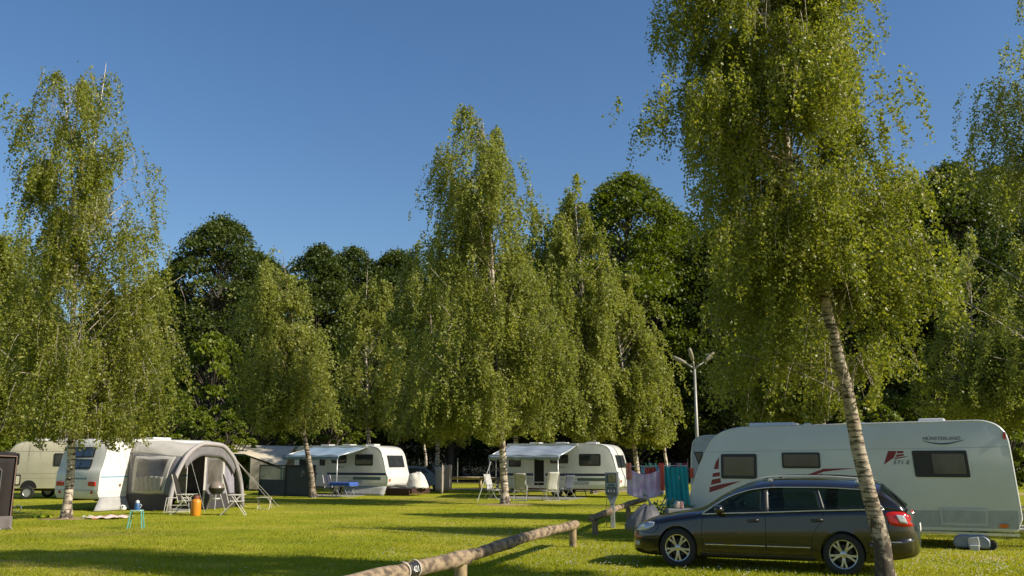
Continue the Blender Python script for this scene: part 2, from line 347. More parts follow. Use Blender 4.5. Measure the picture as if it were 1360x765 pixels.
def quads(C, size, g_, down=0., aspect=.7):
    n = len(C); N = g_.normal(size=(n, 3)); N /= np.linalg.norm(N, axis=1)[:, None]
    T = g_.normal(size=(n, 3)); T[:, 2] -= down; T -= N*(T*N).sum(1)[:, None]; T /= np.linalg.norm(T, axis=1)[:, None]
    S = np.cross(N, T); s = (size*g_.uniform(.65, 1.3, n))[:, None]
    V = np.empty((n, 4, 3)); V[:, 0] = C-T*s*.5; V[:, 1] = C+S*s*aspect*.5-T*s*.08; V[:, 2] = C+T*s*.5; V[:, 3] = C-S*s*aspect*.5-T*s*.08
    return V
def birch(name, Y, trunk, prof, nbr, nst, nlf, lsize, seed, r0, leaf, bark, strand=(.5, 1.5), twigs=1, rise=.55, rmin=.12, stems=(), bare=None, holes=-.9, tight=.8, lobe=1.):
    """trunk: [(px, py)] from the root up; prof: crown outline [(py, x_left, x_right)]; everything becomes metres at depth Y"""
    g_ = np.random.default_rng(seed)
    tp = [at(a, b, Y) for a, b in trunk]; tp[0].z = 0
    root = empty(name, (tp[0].x, Y, 0)); base = Vector((tp[0].x, Y, 0))
    tz = np.array([p.z for p in tp]); tx = np.array([p.x-base.x for p in tp])
    H = tz[-1]*.93
    def ax(z): return np.interp(z, tz, tx)
    mb = MB()
    zs = np.linspace(0, H, 34); wob = np.cumsum(g_.normal(0, .012, 34)); wob2 = np.cumsum(g_.normal(0, .02, 34))
    pts = [Vector((ax(z)+wob[i]*(z > .5), wob2[i]*(z > .5), z)) for i, z in enumerate(zs)]
    rad = [r0*(1-.965*(z/H)**.8)*(1+.42*math.exp(-z/.16))+.008 for z in zs]
    pts.insert(0, Vector((ax(0), 0, -.1))); rad.insert(0, rad[0]*1.15)
    mb.tube(pts, rad, 14)
    def rtr(z): return r0*(1-.93*(min(z, H)/H)**.8)+.008
    for st in stems:   # second leaders
        sp_ = [at(a, b, Y)-base for a, b in st]; sp_ = [Vector((p.x, .25*k/len(sp_), p.z)) for k, p in enumerate(sp_)]
        mb.tube(sp_, [rtr(sp_[0].z)*.8*(1-.85*k/(len(sp_)-1)) for k in range(len(sp_))], 8)
    if Y > 34: prof = [(p[0]-16*(p[0] > 578)-6*(540 < p[0] <= 578), p[1], p[2]) for p in prof]
    pz = [at(0, p[0], Y).z for p in prof]; o = np.argsort(pz); pz = np.array(pz)[o]
    xl = np.array([at(p[1], p[0], Y).x-base.x for p in prof])[o]; xr = np.array([at(p[2], p[0], Y).x-base.x for p in prof])[o]
    z0, z1 = pz[0], pz[-1]
    zz = np.linspace(z0, z1, 200); ww = np.interp(zz, pz, xr-xl)+.4; cdf = np.cumsum(ww)/ww.sum()
    leaves = []
    nhist = vnoise
    for b in range(nbr):
        z = float(np.interp(g_.uniform(), cdf, zz)); ph = g_.uniform(0, 2*np.pi)
        L_, R_ = np.interp(z, pz, xl), np.interp(z, pz, xr); a = ax(z); c = (L_+R_)/2; hw = (R_-L_)/2
        lob = 1+lobe*(.10*math.sin(3*ph+z*1.1+seed)+.11*math.sin(2*ph-z*2.3+seed*2)+.08*math.sin(z*4.1+ph))
        rr = g_.uniform()**.45*g_.uniform(.78, 1.06)*lob
        out_ = g_.uniform() < .2
        if out_: rr = g_.uniform(1.0, 1.2)
        tip = Vector((c+math.cos(ph)*hw*rr, math.sin(ph)*hw*.95*rr, z))
        rad_h = math.hypot(tip.x-a, tip.y)
        zs_ = max(z-rad_h*rise-.2, z0*.9+g_.uniform(0, 1)**2*min(2.5, max(.1, z-z0*.9-.2))); zs_ = min(zs_, H*.96)
        s0 = Vector((ax(zs_), 0, zs_)); mid = s0.lerp(tip, .55)+Vector((0, 0, rad_h*.12))
        bp = [s0*(1-t)**2+mid*2*t*(1-t)+tip*t*t for t in (0, .2, .4, .6, .8, 1)]
        tight_ = tight
        rb = max(.010, min(.045, rad_h*.011))*(.5+r0*3)
        mb.tube(bp, [rb*(1-.8*k/5) for k in range(6)], 5, cap=False)
        for s in range(int(nst*(.45 if out_ else g_.uniform(.6, 1.3)))):
            t = g_.uniform(.38, 1.03)**.75; q = s0*(1-t)**2+mid*2*t*(1-t)+tip*t*t
            sp = tight*(.14+.12*rad_h); q = q+Vector(g_.normal(0, sp*.8, 3)*np.array([1, 1, .45]))
            ln = g_.uniform(*strand); k = max(3, int(nlf*g_.uniform(.6, 1.3)*ln/((strand[0]+strand[1])/2)))
            tt = g_.uniform(0, 1, k)**.9; out = np.array([q.x-a, q.y, 0]); out = out/(np.linalg.norm(out)+1e-5)
            sway = g_.normal(0, .12, 2)
            P = np.array(q)+out*(np.sqrt(tt)*ln*.28)[:, None]+np.array([0, 0, -1])*(tt**1.25*ln)[:, None]
            P[:, 0] += sway[0]*tt*ln; P[:, 1] += sway[1]*tt*ln
            P += g_.normal(0, .035+.22*lsize, (k, 3)); leaves.append(P)
            if twigs and s % twigs == 0:
                e = Vector(np.array(q)+out*ln*.25+np.array([sway[0]*ln, sway[1]*ln, -ln*.8]))
                mb.tube([q, q.lerp(e, .5)+Vector(out)*ln*.06, e], [.006, .005, .003], 3, cap=False)
    P = np.concatenate(leaves)
    nv = vnoise(P*np.array([1.1, 1.1, .7]), seed+9); up = np.clip((P[:, 2]-z0)/(z1-z0), 0, 1); P = P[(nv > holes-.2+.85*up) & (P[:, 2] > z0-.15+.25*np.sin(P[:, 0]*3)+.2*np.sin(P[:, 1]*4))]
    if bare:
        zb_ = at(0, bare, Y).z; P = P[~((P[:, 2] < zb_) & (P[:, 1] < .3) & (abs(P[:, 0]-ax(P[:, 2])-.31*P[:, 1]) < .24+.10*np.sin(P[:, 2]*7)))]
    nv = vnoise(P*.8, seed+5)
    rnd = np.clip(.45+.07*nv+g_.normal(0, .2, len(P)), 0, 1)
    mb.build('trunk', bark, root, smooth=True, fixn=False)
    fast_mesh('crown', quads(P, lsize, g_, .6), 4, leaf, root, rnd)
    return root

# the big leaning birch by the car
tag(birch('birch_tree', 12.9, [(1179, 779), (1176, 765), (1169, 713), (1152, 640), (1139, 580), (1120, 480), (1100, 400), (1078, 330), (1058, 270), (1042, 190), (1030, 100), (1018, 0), (1005, -110), (1000, -190)],
    [(505, 1050, 1130), (488, 985, 1160), (470, 955, 1180), (445, 955, 1192), (400, 958, 1210), (340, 950, 1222), (300, 945, 1225), (250, 935, 1218), (215, 905, 1215), (185, 880, 1200), (150, 868, 1165), (120, 880, 1160), (90, 905, 1160), (50, 915, 1170), (10, 880, 1165), (-40, 880, 1150), (-110, 930, 1100), (-200, 980, 1050)],
    150, 29, 88, .049, 17, .120, LEAF_N, BARKN, strand=(.3, .9), twigs=6, rise=.5, holes=-1.7, bare=398, tight=.9, lobe=.45),
    'tall leaning birch whose pale trunk stands in front of the dark estate car', 'tree', 'birches on the camping meadow')
# the tall birch at the left
tag(birch('birch_tree', 28.5, [(88, 687), (92, 640), (96, 570), (98, 480), (97, 400), (97, 320), (95, 240), (88, 160), (78, 80)],
    [(575, 60, 190), (550, 8, 225), (500, 0, 240), (450, 2, 235), (400, 10, 222), (370, 20, 232), (330, 28, 222), (300, 30, 205), (260, 28, 190), (220, 20, 185), (190, 22, 178), (150, 25, 170), (125, 28, 172), (95, 45, 160), (68, 62, 145)],
    130, 26, 60, .085, 21, .135, LEAF_N, BARK, strand=(.6, 1.8), twigs=4, rise=.9, stems=[[(97, 330), (112, 250), (128, 160), (138, 80)]], holes=-1.2),
    'tall double-topped airy birch at the left, in front of the caravan with red tail lights', 'tree', 'birches on the camping meadow')
tag(birch('birch_tree', 38, [(671, 668), (668, 610), (664, 540), (660, 470), (655, 400), (650, 300), (645, 200), (640, 128)],
    [(590, 610, 690), (560, 590, 720), (510, 560, 745), (460, 552, 750), (420, 556, 742), (380, 565, 735), (330, 570, 722), (290, 575, 715), (250, 572, 695), (215, 566, 682), (180, 566, 672), (155, 585, 662), (125, 632, 645)],
    125, 28, 62, .11, 31, .165, LEAF_M, BARK, strand=(.8, 2.4), twigs=0, rise=1.0, holes=-1.2),
    'tallest birch in the middle, thick white trunk beside the silver deck chairs', 'tree', 'birches on the camping meadow')
tag(birch('birch_tree', 44.6, [(416, 661), (413, 625), (405, 580), (401, 530), (396, 480), (388, 430), (380, 370), (372, 325)],
    [(585, 385, 420), (560, 355, 436), (520, 330, 440), (480, 318, 438), (440, 322, 432), (400, 315, 420), (370, 330, 405), (345, 348, 395), (322, 362, 382)],
    80, 22, 44, .13, 41, .15, LEAF_M, BARK_SHADE, strand=(.9, 2.6), twigs=0, rise=1.1, holes=-1.3, lobe=.35),
    'slim crooked birch with shaded bark beside the dark grey windbreak', 'tree', 'birches on the camping meadow')
tag(birch('birch_tree', 62, [(490, 634), (490, 590), (488, 520), (484, 430), (490, 338)],
    [(580, 470, 515), (550, 452, 530), (500, 455, 532), (450, 458, 528), (400, 468, 526), (370, 476, 522), (336, 487, 497)],
    60, 18, 36, .18, 51, .16, LEAF_M, BARK, strand=(1.0, 3.0), twigs=0, rise=1.2, holes=-.9),
    'slender weeping birch before the dark wood, behind the caravan with pale blue canopy', 'tree', 'birches on the camping meadow')
tag(birch('birch_tree', 56, [(581, 642), (582, 600), (580, 540), (572, 440), (566, 300)],
    [(598, 545, 610), (570, 530, 620), (520, 522, 620), (460, 520, 625), (400, 528, 620), (350, 536, 612), (318, 545, 600), (298, 556, 580)],
    75, 18, 38, .17, 61, .16, LEAF_M, BARK, strand=(1.0, 3.0), twigs=0, rise=1.1, holes=-1.1),
    'birch with sunlit cream trunk behind the parked car at the meadow edge', 'tree', 'birches on the camping meadow')
for Y_, tr, pf, nb, sd_, lb in (
    (50, [(789, 652), (788, 600), (782, 500), (775, 400), (766, 300), (762, 228)], [(592, 752, 800), (560, 730, 815), (500, 715, 812), (440, 712, 815), (390, 715, 812), (350, 702, 812), (310, 710, 806), (275, 732, 794), (250, 752, 778), (228, 760, 768)], 95, 71, 'birch with a pointed top rising behind the roof of the caravan with the deck chairs'),
    (53, [(849, 648), (846, 612), (838, 560), (826, 480), (815, 400), (812, 360)], [(598, 815, 868), (560, 790, 892), (510, 785, 890), (460, 785, 888), (420, 790, 878), (385, 796, 862), (355, 805, 842)], 75, 72, 'rounded birch with a trunk beside the caravan nose and the washing'),
    (56, [(889, 645), (884, 600), (880, 560), (872, 500), (868, 440)], [(600, 862, 893), (570, 855, 896), (530, 850, 895), (490, 852, 888), (450, 858, 878), (430, 862, 872)], 28, 73, 'small young birch with a thin trunk just left of the three-armed lamp post'),
    (52, [(683, 655), (686, 560), (700, 450), (715, 340), (722, 260)], [(590, 680, 745), (550, 660, 770), (490, 655, 775), (430, 665, 775), (370, 680, 768), (310, 695, 755), (270, 708, 742), (250, 715, 730)], 75, 74, 'birch merging behind the thick white trunk of the tallest middle birch'),
    (60, [(568, 636), (564, 600), (556, 540), (548, 480)], [(590, 545, 580), (560, 535, 585), (520, 530, 580), (480, 535, 570), (455, 545, 560)], 22, 75, 'young birch with a thin leaning stem behind the parked car'),
    (27, [(1097, 690), (1093, 600), (1088, 540), (1075, 460), (1060, 380), (1045, 300)], [(552, 985, 1100), (520, 972, 1125), (480, 966, 1130), (440, 962, 1120), (400, 960, 1110), (360, 958, 1095), (320, 985, 1075), (298, 1030, 1055)], 80, 76, 'birch growing directly behind the big white caravan, partly behind the leaning birch')):
    ls = .12 if Y_ < 30 else .165
    tag(birch('birch_tree', Y_, tr, pf, nb, 21, 42, ls, sd_, .12 if nb < 40 else .16, LEAF_N if Y_ < 30 else LEAF_M, BARK, strand=(.7, 2.2) if Y_ > 30 else (.5, 1.5), twigs=0, rise=1.0, holes=-1.2),
        lb, 'tree', 'birches on the camping meadow')
tag(birch('birch_tree', 36, [(-30, 672), (-28, 560), (-25, 440), (-20, 330), (-22, 270)], [(585, -80, 45), (540, -100, 62), (470, -100, 66), (400, -95, 56), (350, -85, 44), (310, -75, 36), (285, -55, 20)],
    90, 21, 44, .12, 81, .16, LEAF_N, BARK, strand=(.7, 2.0), twigs=0, rise=.9, holes=-1.2), 'yellowish birch crown cut off by the left edge of the photo', 'tree', 'birches on the camping meadow')
tag(birch('birch_tree', 46, [(182, 658), (178, 590), (168, 530), (160, 460)], [(585, 140, 215), (550, 110, 236), (500, 105, 245), (450, 115, 228), (410, 130, 210), (390, 150, 190)],
    65, 18, 38, .14, 82, .13, LEAF_N, BARK, strand=(.7, 2.0), twigs=0, rise=.9, holes=-1.1), 'low yellow-green birch behind the caravan roof, right of the tall left birch', 'tree', 'birches on the camping meadow')
tag(birch('birch_tree', 19, [(1452, 725), (1446, 600), (1440, 450), (1425, 300), (1412, 150), (1400, 20), (1396, -40)], [(262, 1345, 1500), (225, 1300, 1520), (180, 1295, 1520), (140, 1300, 1500), (110, 1325, 1490), (70, 1330, 1470), (30, 1345, 1440), (-30, 1380, 1415)],
    62, 18, 60, .065, 83, .15, LEAF_M, BARK, strand=(.5, 1.3), twigs=2, rise=.7, holes=-1.1, lobe=.3), 'birch whose hanging twigs reach in from the right edge against the sky', 'tree', 'birches on the camping meadow')
for Y_, tr, pf, nb, sd_, lb in (
    (42, [(1300, 670), (1300, 560), (1290, 450), (1285, 330)], [(560, 1255, 1350), (530, 1235, 1365), (480, 1235, 1355), (430, 1240, 1345), (380, 1250, 1335), (330, 1262, 1318), (300, 1275, 1300)], 80, 91, 'feathery birch above the right half of the big white caravan'),
    (40, [(1380, 675), (1378, 560), (1370, 450), (1362, 330)], [(565, 1335, 1430), (520, 1325, 1440), (460, 1325, 1430), (400, 1335, 1420), (350, 1345, 1405), (310, 1355, 1385)], 70, 92, 'birch cut off by the right edge above the caravan end')):
    tag(birch('birch_tree', Y_, tr, pf, nb, 20, 38, .14, sd_, .14, LEAF_M, BARK, strand=(.7, 2.2), twigs=0, rise=1.0, holes=-.9), lb, 'tree', 'birches on the camping meadow')

for X_, Y_, tp_, sd_ in ((20, 21.5, 14, 131), (27, 25, 15, 132), (20.5, 30.5, 16, 133)):   # three unseen birches added beyond the right edge to shade the lawn
    q = lambda x, z: (680+x*1222/Y_, 612-(z-1.75)*1222/Y_)
    def pxz(x, z):
        d_ = Vector((x, Y_, z-EYE)); f_ = d_.y*cP+d_.z*sP; return (CX+F_PX*d_.x/f_, CY-F_PX*(-d_.y*sP+d_.z*cP)/f_)
    trk = [pxz(X_+.1*k, tp_*k/6) for k in range(7)]; pf = []
    for z, w_ in ((3.2, 2.0), (4.5, 4.0), (7, 4.6), (9.5, 3.8), (12, 2.3), (tp_, .6)): a = pxz(X_-w_+.3, z); b_ = pxz(X_+w_+.3, z); pf.append((a[1], a[0], b_[0]))
    tag(birch('birch_tree', Y_, trk, pf, 80, 18, 36, .11, sd_, .14, LEAF_M, BARK, strand=(.6, 1.6), twigs=0, rise=.9, holes=-1.4), 'unseen birch added beyond the right edge to shade the lawn, %s of three' % {131: 'nearest', 132: 'middle', 133: 'farthest'}[sd_], 'tree', 'birches on the camping meadow')

# ---- tall broadleaved trees of the wood
def beech(name, H, Rw, ncl, npl, ls, seed, z0f=.12, leaf=LEAF_D, cone=.5):
    g_ = np.random.default_rng(seed); root = empty(name, (0, 0, 0)); mb = MB(); r0 = H*.017
    zs = np.linspace(-.1, H*.92, 14); mb.tube([(.25*math.sin(z*.3), .2*math.cos(z*.25), z) for z in zs], [r0*(1-.85*max(z, 0)/H)*(1.3 if z < .2 else 1) for z in zs], 9)
    out = []; lobes = g_.uniform(0, 6.28, 6)
    for i in range(ncl):
        f = g_.uniform(0, 1)**.8; z = H*(z0f+(1-z0f)*f)
        env = Rw*(math.sin(math.pi*min(1, (.16+.84*f))**1.15)**.62 if f > 0.02 else .8)
        env = max(env, Rw*.12); ph = g_.uniform(0, 6.28)
        env *= 1+.16*math.sin(3*ph+lobes[0]+z*.5)+.12*math.sin(5*ph+lobes[1]-z*.8)
        rr = env*g_.uniform(0, 1)**.36*g_.uniform(.82, 1.14); c = np.array([math.cos(ph)*rr, math.sin(ph)*rr, z])
        a = Vector((0, 0, max(1, z-rr*.7-1))); mb.tube([a, a.lerp(Vector(c), .5)+Vector((0, 0, .3)), Vector(c)], [.05+.012*rr, .05, .02], 4, cap=False)
        rc = g_.uniform(.7, 1.75)*H/24; k = int(npl*g_.uniform(.6, 1.4)); u = g_.normal(0, .5, (k, 3)); rad2 = np.linalg.norm(u[:, :2], axis=1)
        u[:, 2] = u[:, 2]*.32-.35*rad2**2
        D = np.array([math.cos(ph), math.sin(ph), 0]); u[:, 2] -= .35*(u@D)
        out.append(c+u*rc)
    P = np.concatenate(out); rnd = np.clip(.45+.09*vnoise(P*.5, seed)+g_.normal(0, .17, len(P)), 0, 1)
    mb.build('trunk', BARKD, root, smooth=True, fixn=False)
    N = quads(P, ls, g_, 0, .75); fast_mesh('crown', N, 4, leaf, root, rnd); return root
BE = [beech('beech_tree', 24, 5.6, 250, 250, .235, 101), beech('beech_tree', 24, 6.4, 280, 240, .235, 102, .08), beech('beech_tree', 24, 4.8, 230, 250, .23, 103, .15)]
SH = [beech('leafy_shrub', 6, 2.9, 120, 110, .20, 104, .02, LEAF_L), beech('leafy_shrub', 6, 2.4, 110, 110, .20, 105, .03, LEAF_L)]
rg = random.Random(5)
# (px, py of the top, Y, model, label)
G_W = 'tall trees of the wood behind the camping ground'
forest = [
 (296, 292, 76, 1, 'broad dark beech with a rounded top standing higher than its neighbours, left of the middle'),
 (222, 372, 80, 2, 'dark tree in the dip between the left birch and the broad dark beech'),
 (150, 430, 82, 0, 'dark tree of the wood hidden behind the tall left birch'),
 (60, 400, 84, 1, 'dark tree of the wood behind the left birch crowns'),
 (-30, 400, 80, 0, 'dark tree of the wood at the far left edge'),
 (-120, 380, 84, 2, 'dark tree of the wood beyond the left edge'),
 (352, 345, 90, 0, 'dark tree behind the slim crooked birch'),
 (425, 328, 80, 2, 'dark ragged tree directly right of the slim crooked birch'),
 (470, 332, 84, 0, 'dark layered tree behind the slender weeping birch'),
 (528, 336, 86, 1, 'dark tree with flat top left of the big middle birch group'),
 (600, 345, 84, 2, 'dark tree of the wood behind the middle birch group, left part'),
 (680, 340, 88, 0, 'dark tree of the wood behind the tallest middle birch'),
 (750, 320, 86, 1, 'dark tree of the wood behind the pointed birch'),
 (832, 236, 78, 0, 'tall fresh green beech rising above the birches in the middle right'),
 (898, 290, 82, 1, 'dark beech falling away towards the leaning birch crown'),
 (958, 300, 76, 2, 'dark tree of the wood behind the three-armed lamp post'),
 (1040, 280, 84, 0, 'dark tree of the wood behind the leaning birch crown'),
 (1120, 270, 78, 1, 'dark tree of the wood behind the middle of the leaning birch'),
 (1195, 240, 82, 2, 'dark tree of the wood at the right border of the leaning birch crown'),
 (1262, 222, 76, 0, 'tall dark beech with a pale green top, first one right of the leaning birch'),
 (1322, 226, 80, 1, 'tall dark beech near the right edge under the hanging twigs'),
 (1400, 250, 78, 2, 'dark tree of the wood cut off by the right edge'),
 (1480, 240, 84, 0, 'dark tree of the wood beyond the right edge')]
used = set()
def place_tree(models, mi, loc, H, h0, rz, label, group, cat='tree', wide=1.):
    s = H/h0
    o = models[mi]
    if (id(models), mi) in used: o = dup(o, loc, rz)

    used.add((id(models), mi)); o.location = loc; o.rotation_euler = (0, 0, rz); o.scale = (s*wide, s*wide, s)
    tag(o, label, cat, group)
    if 'fresh green' in label:
        for c in o.children:
            if c.name.startswith('crown'): c.material_slots[0].link = 'OBJECT'; c.material_slots[0].material = leaf_mat('lit_fresh_beech_leaf', (.07, .105, .007), (.15, .18, .012), .4)  # fresh green leaves, colour brightened to look lit
    return o
for px, py, Y, mi, lb in forest:
    p = at(px, py, Y); place_tree(BE, mi, (p.x, Y, 0), p.z, 24, rg.uniform(0, 6.28), lb, G_W, wide=rg.uniform(.95, 1.1))
for i in range(16):   # the rows deeper inside the wood
    Y = 96+(i % 2)*9; x = -72+i*9.6+rg.uniform(-1.5, 1.5); H = 21+rg.uniform(-2, 2)+(x > 10)*5
    place_tree(BE, i % 3, (x, Y, 0), H, 24, rg.uniform(0, 6.28), 'tree deep inside the wood, only glimpsed between the crowns in front of it', G_W+', deeper rows', wide=1.15)
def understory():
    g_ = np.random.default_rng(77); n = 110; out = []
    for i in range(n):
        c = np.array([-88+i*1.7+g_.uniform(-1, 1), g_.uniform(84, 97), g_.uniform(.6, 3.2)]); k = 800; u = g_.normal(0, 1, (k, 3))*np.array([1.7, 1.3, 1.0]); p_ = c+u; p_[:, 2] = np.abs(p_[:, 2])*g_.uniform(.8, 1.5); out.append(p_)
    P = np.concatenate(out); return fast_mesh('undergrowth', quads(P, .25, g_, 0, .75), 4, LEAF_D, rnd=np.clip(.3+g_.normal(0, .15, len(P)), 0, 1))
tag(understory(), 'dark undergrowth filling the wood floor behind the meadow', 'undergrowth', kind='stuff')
shr = [(20, 555, 66), (70, 540, 68), (130, 530, 64), (190, 505, 66), (236, 520, 60), (285, 445, 68), (330, 500, 62), (365, 520, 64), (440, 545, 66), (262, 548, 58), (305, 552, 57), (-20, 550, 64), (1170, 540, 60), (1240, 500, 62), (1330, 520, 58)]
shl = ['at the far left behind the cream caravan', 'behind the left birch, left of its trunk', 'behind the roof of the caravan with the grey awning', 'tall lit one just right of the low yellow-green birch', 'right above the grey awning',
       'tallest one in front of the broad dark beech', 'left of the slim crooked birch', 'half hidden behind the crooked birch crown', 'between crooked birch and weeping birch', 'low one above the arch of the grey awning', 'low one above the cream canopy with green poles',
       'cut off by the left edge', 'behind the leaning birch, above the big caravan', 'above the lettering on the big caravan', 'above the right end of the big caravan']
for i, ((px, py, Y), l) in enumerate(zip(shr, shl)):
    p = at(px, py, Y); place_tree(SH, i % 2, (p.x, Y, 0), p.z, 6, rg.uniform(0, 6), 'light green leafy shrub '+l, 'leafy shrubs along the edge of the wood', 'shrub', wide=1.1 if p.z < 6 else .85)

# ------------------------------------------------------------------ the dark estate car
PAINT = mat('dark_brown_metallic_paint', (.012, .008, .007), .26, .1, c2=(.010, .007, .006), scale=60, coat=1., spec=.5)
CARGLASS = glass_mat('car_glass', (.010, .014, .014), .66)
CARGLASS2 = glass_mat('windscreen_glass', (.03, .035, .035), .35)
CHROME = mat('chrome_strip', (.75, .75, .74), .18, .9)
LINE = mat('panel_gap', (.003, .003, .003), .8)
SEAT = mat('dark_seat_fabric', (.03, .03, .032), .9)
def sm(x, xs, ys):   # smooth interpolation through keys
    xs = np.array(xs, float); ys = np.array(ys, float); x = min(max(x, xs[0]), xs[-1]); i = min(int(np.searchsorted(xs, x, 'right'))-1, len(xs)-2); i = max(i, 0)
    h = xs[i+1]-xs[i]; t = (x-xs[i])/h
    def d(k):
        if k == 0: return (ys[1]-ys[0])/(xs[1]-xs[0])
        if k == len(xs)-1: return (ys[-1]-ys[-2])/(xs[-1]-xs[-2])
        a = (ys[k]-ys[k-1])/(xs[k]-xs[k-1]); b = (ys[k+1]-ys[k])/(xs[k+1]-xs[k]); return 0 if a*b <= 0 else 2*a*b/(a+b)
    return float(ys[i]*(1+2*t)*(1-t)**2+d(i)*h*t*(1-t)**2+ys[i+1]*t*t*(3-2*t)+d(i+1)*h*t*t*(t-1))
CL = 4.774
cYS = lambda x: sm(x, [0, .04, .12, .28, .55, .95, 1.5, 3.6, 4.2, 4.5, 4.66, 4.74, CL], [.42, .57, .70, .81, .88, .905, .908, .908, .890, .845, .75, .62, .42])
cZT = lambda x: sm(x, [0, .05, .15, .4, .8, 1.2, 1.36, 4.4, 4.60, 4.68, 4.74, CL], [.50, .60, .70, .80, .885, .945, .955, 1.02, 1.0, .88, .66, .56])
cZS = lambda x: sm(x, [0, .05, .15, .4, .8, 1.2, 1.40, 2.4, 3.4, 4.3, 4.60, 4.68, 4.74, CL], [.46, .54, .62, .71, .79, .845, .875, .925, .975, 1.005, .985, .84, .62, .53])
cZB = lambda x: sm(x, [0, .08, .3, .6, 4.0, 4.4, 4.7, CL], [.34, .24, .19, .18, .20, .25, .31, .38])
xs_ = sorted(set([0, .015, .04, .08, .12, .18, .26]+[round(.34+.09*i, 3) for i in range(48)]+[4.62, 4.66, 4.70, 4.735, 4.76, CL]))
rings = []
for x in xs_:
    ys, zt, zs, zb = cYS(x), cZT(x), cZS(x), cZB(x); h = zs-zb
    half = [(0, zt), (ys*.45, zt-.004), (ys*.80, zs+(zt-zs)*.62), (ys*.93, zs+(zt-zs)*.22), (ys*.968, zs-.012), (ys*.985, zs-.05), (ys*.988, zs-.11*h), (ys*1.0, zb+h*.66), (ys*1.008, zb+h*.56), (ys*1.0, zb+h*.40), (ys*.995, zb+h*.22), (ys*.985, zb+h*.10), (ys*.95, zb+h*.02), (ys*.86, zb), (0, zb)]
    rings.append([(x, -y, z) for y, z in half]+[(x, y, z) for y, z in half[-2:0:-1]])
m0 = MB(); n_ = len(rings[0]); vs = [v for r in rings for v in r]
fs = [(i*n_+k, i*n_+(k+1) % n_, (i+1)*n_+(k+1) % n_, (i+1)*n_+k) for i in range(len(xs_)-1) for k in range(n_)]+[tuple(range(n_)), tuple(range((len(xs_)-1)*n_, len(xs_)*n_))]
m0.add(vs, fs)
car = empty('parked_car')
WX = (.93, 3.64)
fw, rw = Vector((2.785, 15.6, 0)), Vector((5.24, 14.45, 0)); ud = (rw-fw).normalized()
nd = Vector((ud.y, -ud.x, 0))    # towards the viewer
KX = .965
car_o = fw-ud*(.93*KX+.03)-nd*.905
car.location = car_o; car.scale = (KX, 1, 1); car.rotation_euler = (0, 0, math.atan2(ud.y, ud.x))
tag(car, 'dark brown estate car parked on the grass behind the leaning birch trunk', 'car')
body = m0.build('body', PAINT, car, smooth=30)
# wheel arches cut out of the body
cut = MB()
for wx in WX:
    for s in (-1, 1):
        cut.add([(wx+.345*math.cos(2*math.pi*k/40), s*y, .335+.345*math.sin(2*math.pi*k/40)) for y in (.62, 1.1) for k in range(40)],
                [(k, (k+1) % 40, 40+(k+1) % 40, 40+k) for k in range(40)]+[tuple(reversed(range(40))), tuple(range(40, 80))])
co = cut.build('cutter', PAINT, car); bo = body.modifiers.new('b', 'BOOLEAN'); bo.object = co; bo.operation = 'DIFFERENCE'; bo.solver = 'EXACT'
bpy.context.view_layer.update(); dg = bpy.context.evaluated_depsgraph_get()
me = bpy.data.meshes.new_from_object(body.evaluated_get(dg)); body.modifiers.clear(); body.data = me; bpy.data.objects.remove(co)
me.materials.clear(); me.materials.append(PAINT); me.shade_smooth(); me.set_sharp_from_angle(angle=R(32))
bvh = BVHTree.FromPolygons([v.co.copy() for v in me.vertices], [tuple(p.vertices) for p in me.polygons])
def on_side(x, z, off=.004, s=-1):
    h = bvh.ray_cast(Vector((x, s*2.0, z)), Vector((0, -s, 0)))
    y = h[0].y if h[0] else s*cYS(x)
    if abs(y) < .5: y = s*cYS(x)*.97
    return (x, y+s*off, z)
def side_patch(name, top, bot, m, off=.005, parent=None, nu=10, nv=4, s=-1, th=.004):
    def L(c, t): return (sm(t, [i/(len(c)-1) for i in range(len(c))], [p[0] for p in c]), sm(t, [i/(len(c)-1) for i in range(len(c))], [p[1] for p in c]))
    def fn(u, v):
        a, b = L(top, u), L(bot, u); return on_side(a[0]+(b[0]-a[0])*v, a[1]+(b[1]-a[1])*v, off, s)
    return MB().grid(fn, nu, nv, thick=th*s).build(name, m, parent or car, smooth=True)
# glasshouse: slanted columns from the windscreen foot to the tailgate
ZB = lambda x: cZS(x)+.002
ZD = lambda x: sm(x, [1.38, 1.60, 1.86, 2.24, 2.6, 3.3, 3.9, 4.15, 4.35, 4.52, 4.62], [.885, 1.03, 1.175, 1.285, 1.32, 1.325, 1.305, 1.285, 1.19, 1.07, 1.0])
ZR = lambda x: sm(x, [1.12, 1.28, 1.68, 2.05, 2.3, 2.7, 3.3, 3.9, 4.2, 4.34, 4.52, 4.66], [.93, .985, 1.215, 1.375, 1.435, 1.47, 1.475, 1.445, 1.405, 1.30, 1.12, .985])
def ysd(x, z):
    b = cYS(x)*.962; d = max(0, z-ZB(x)); return b-.34*d-.42*d*d
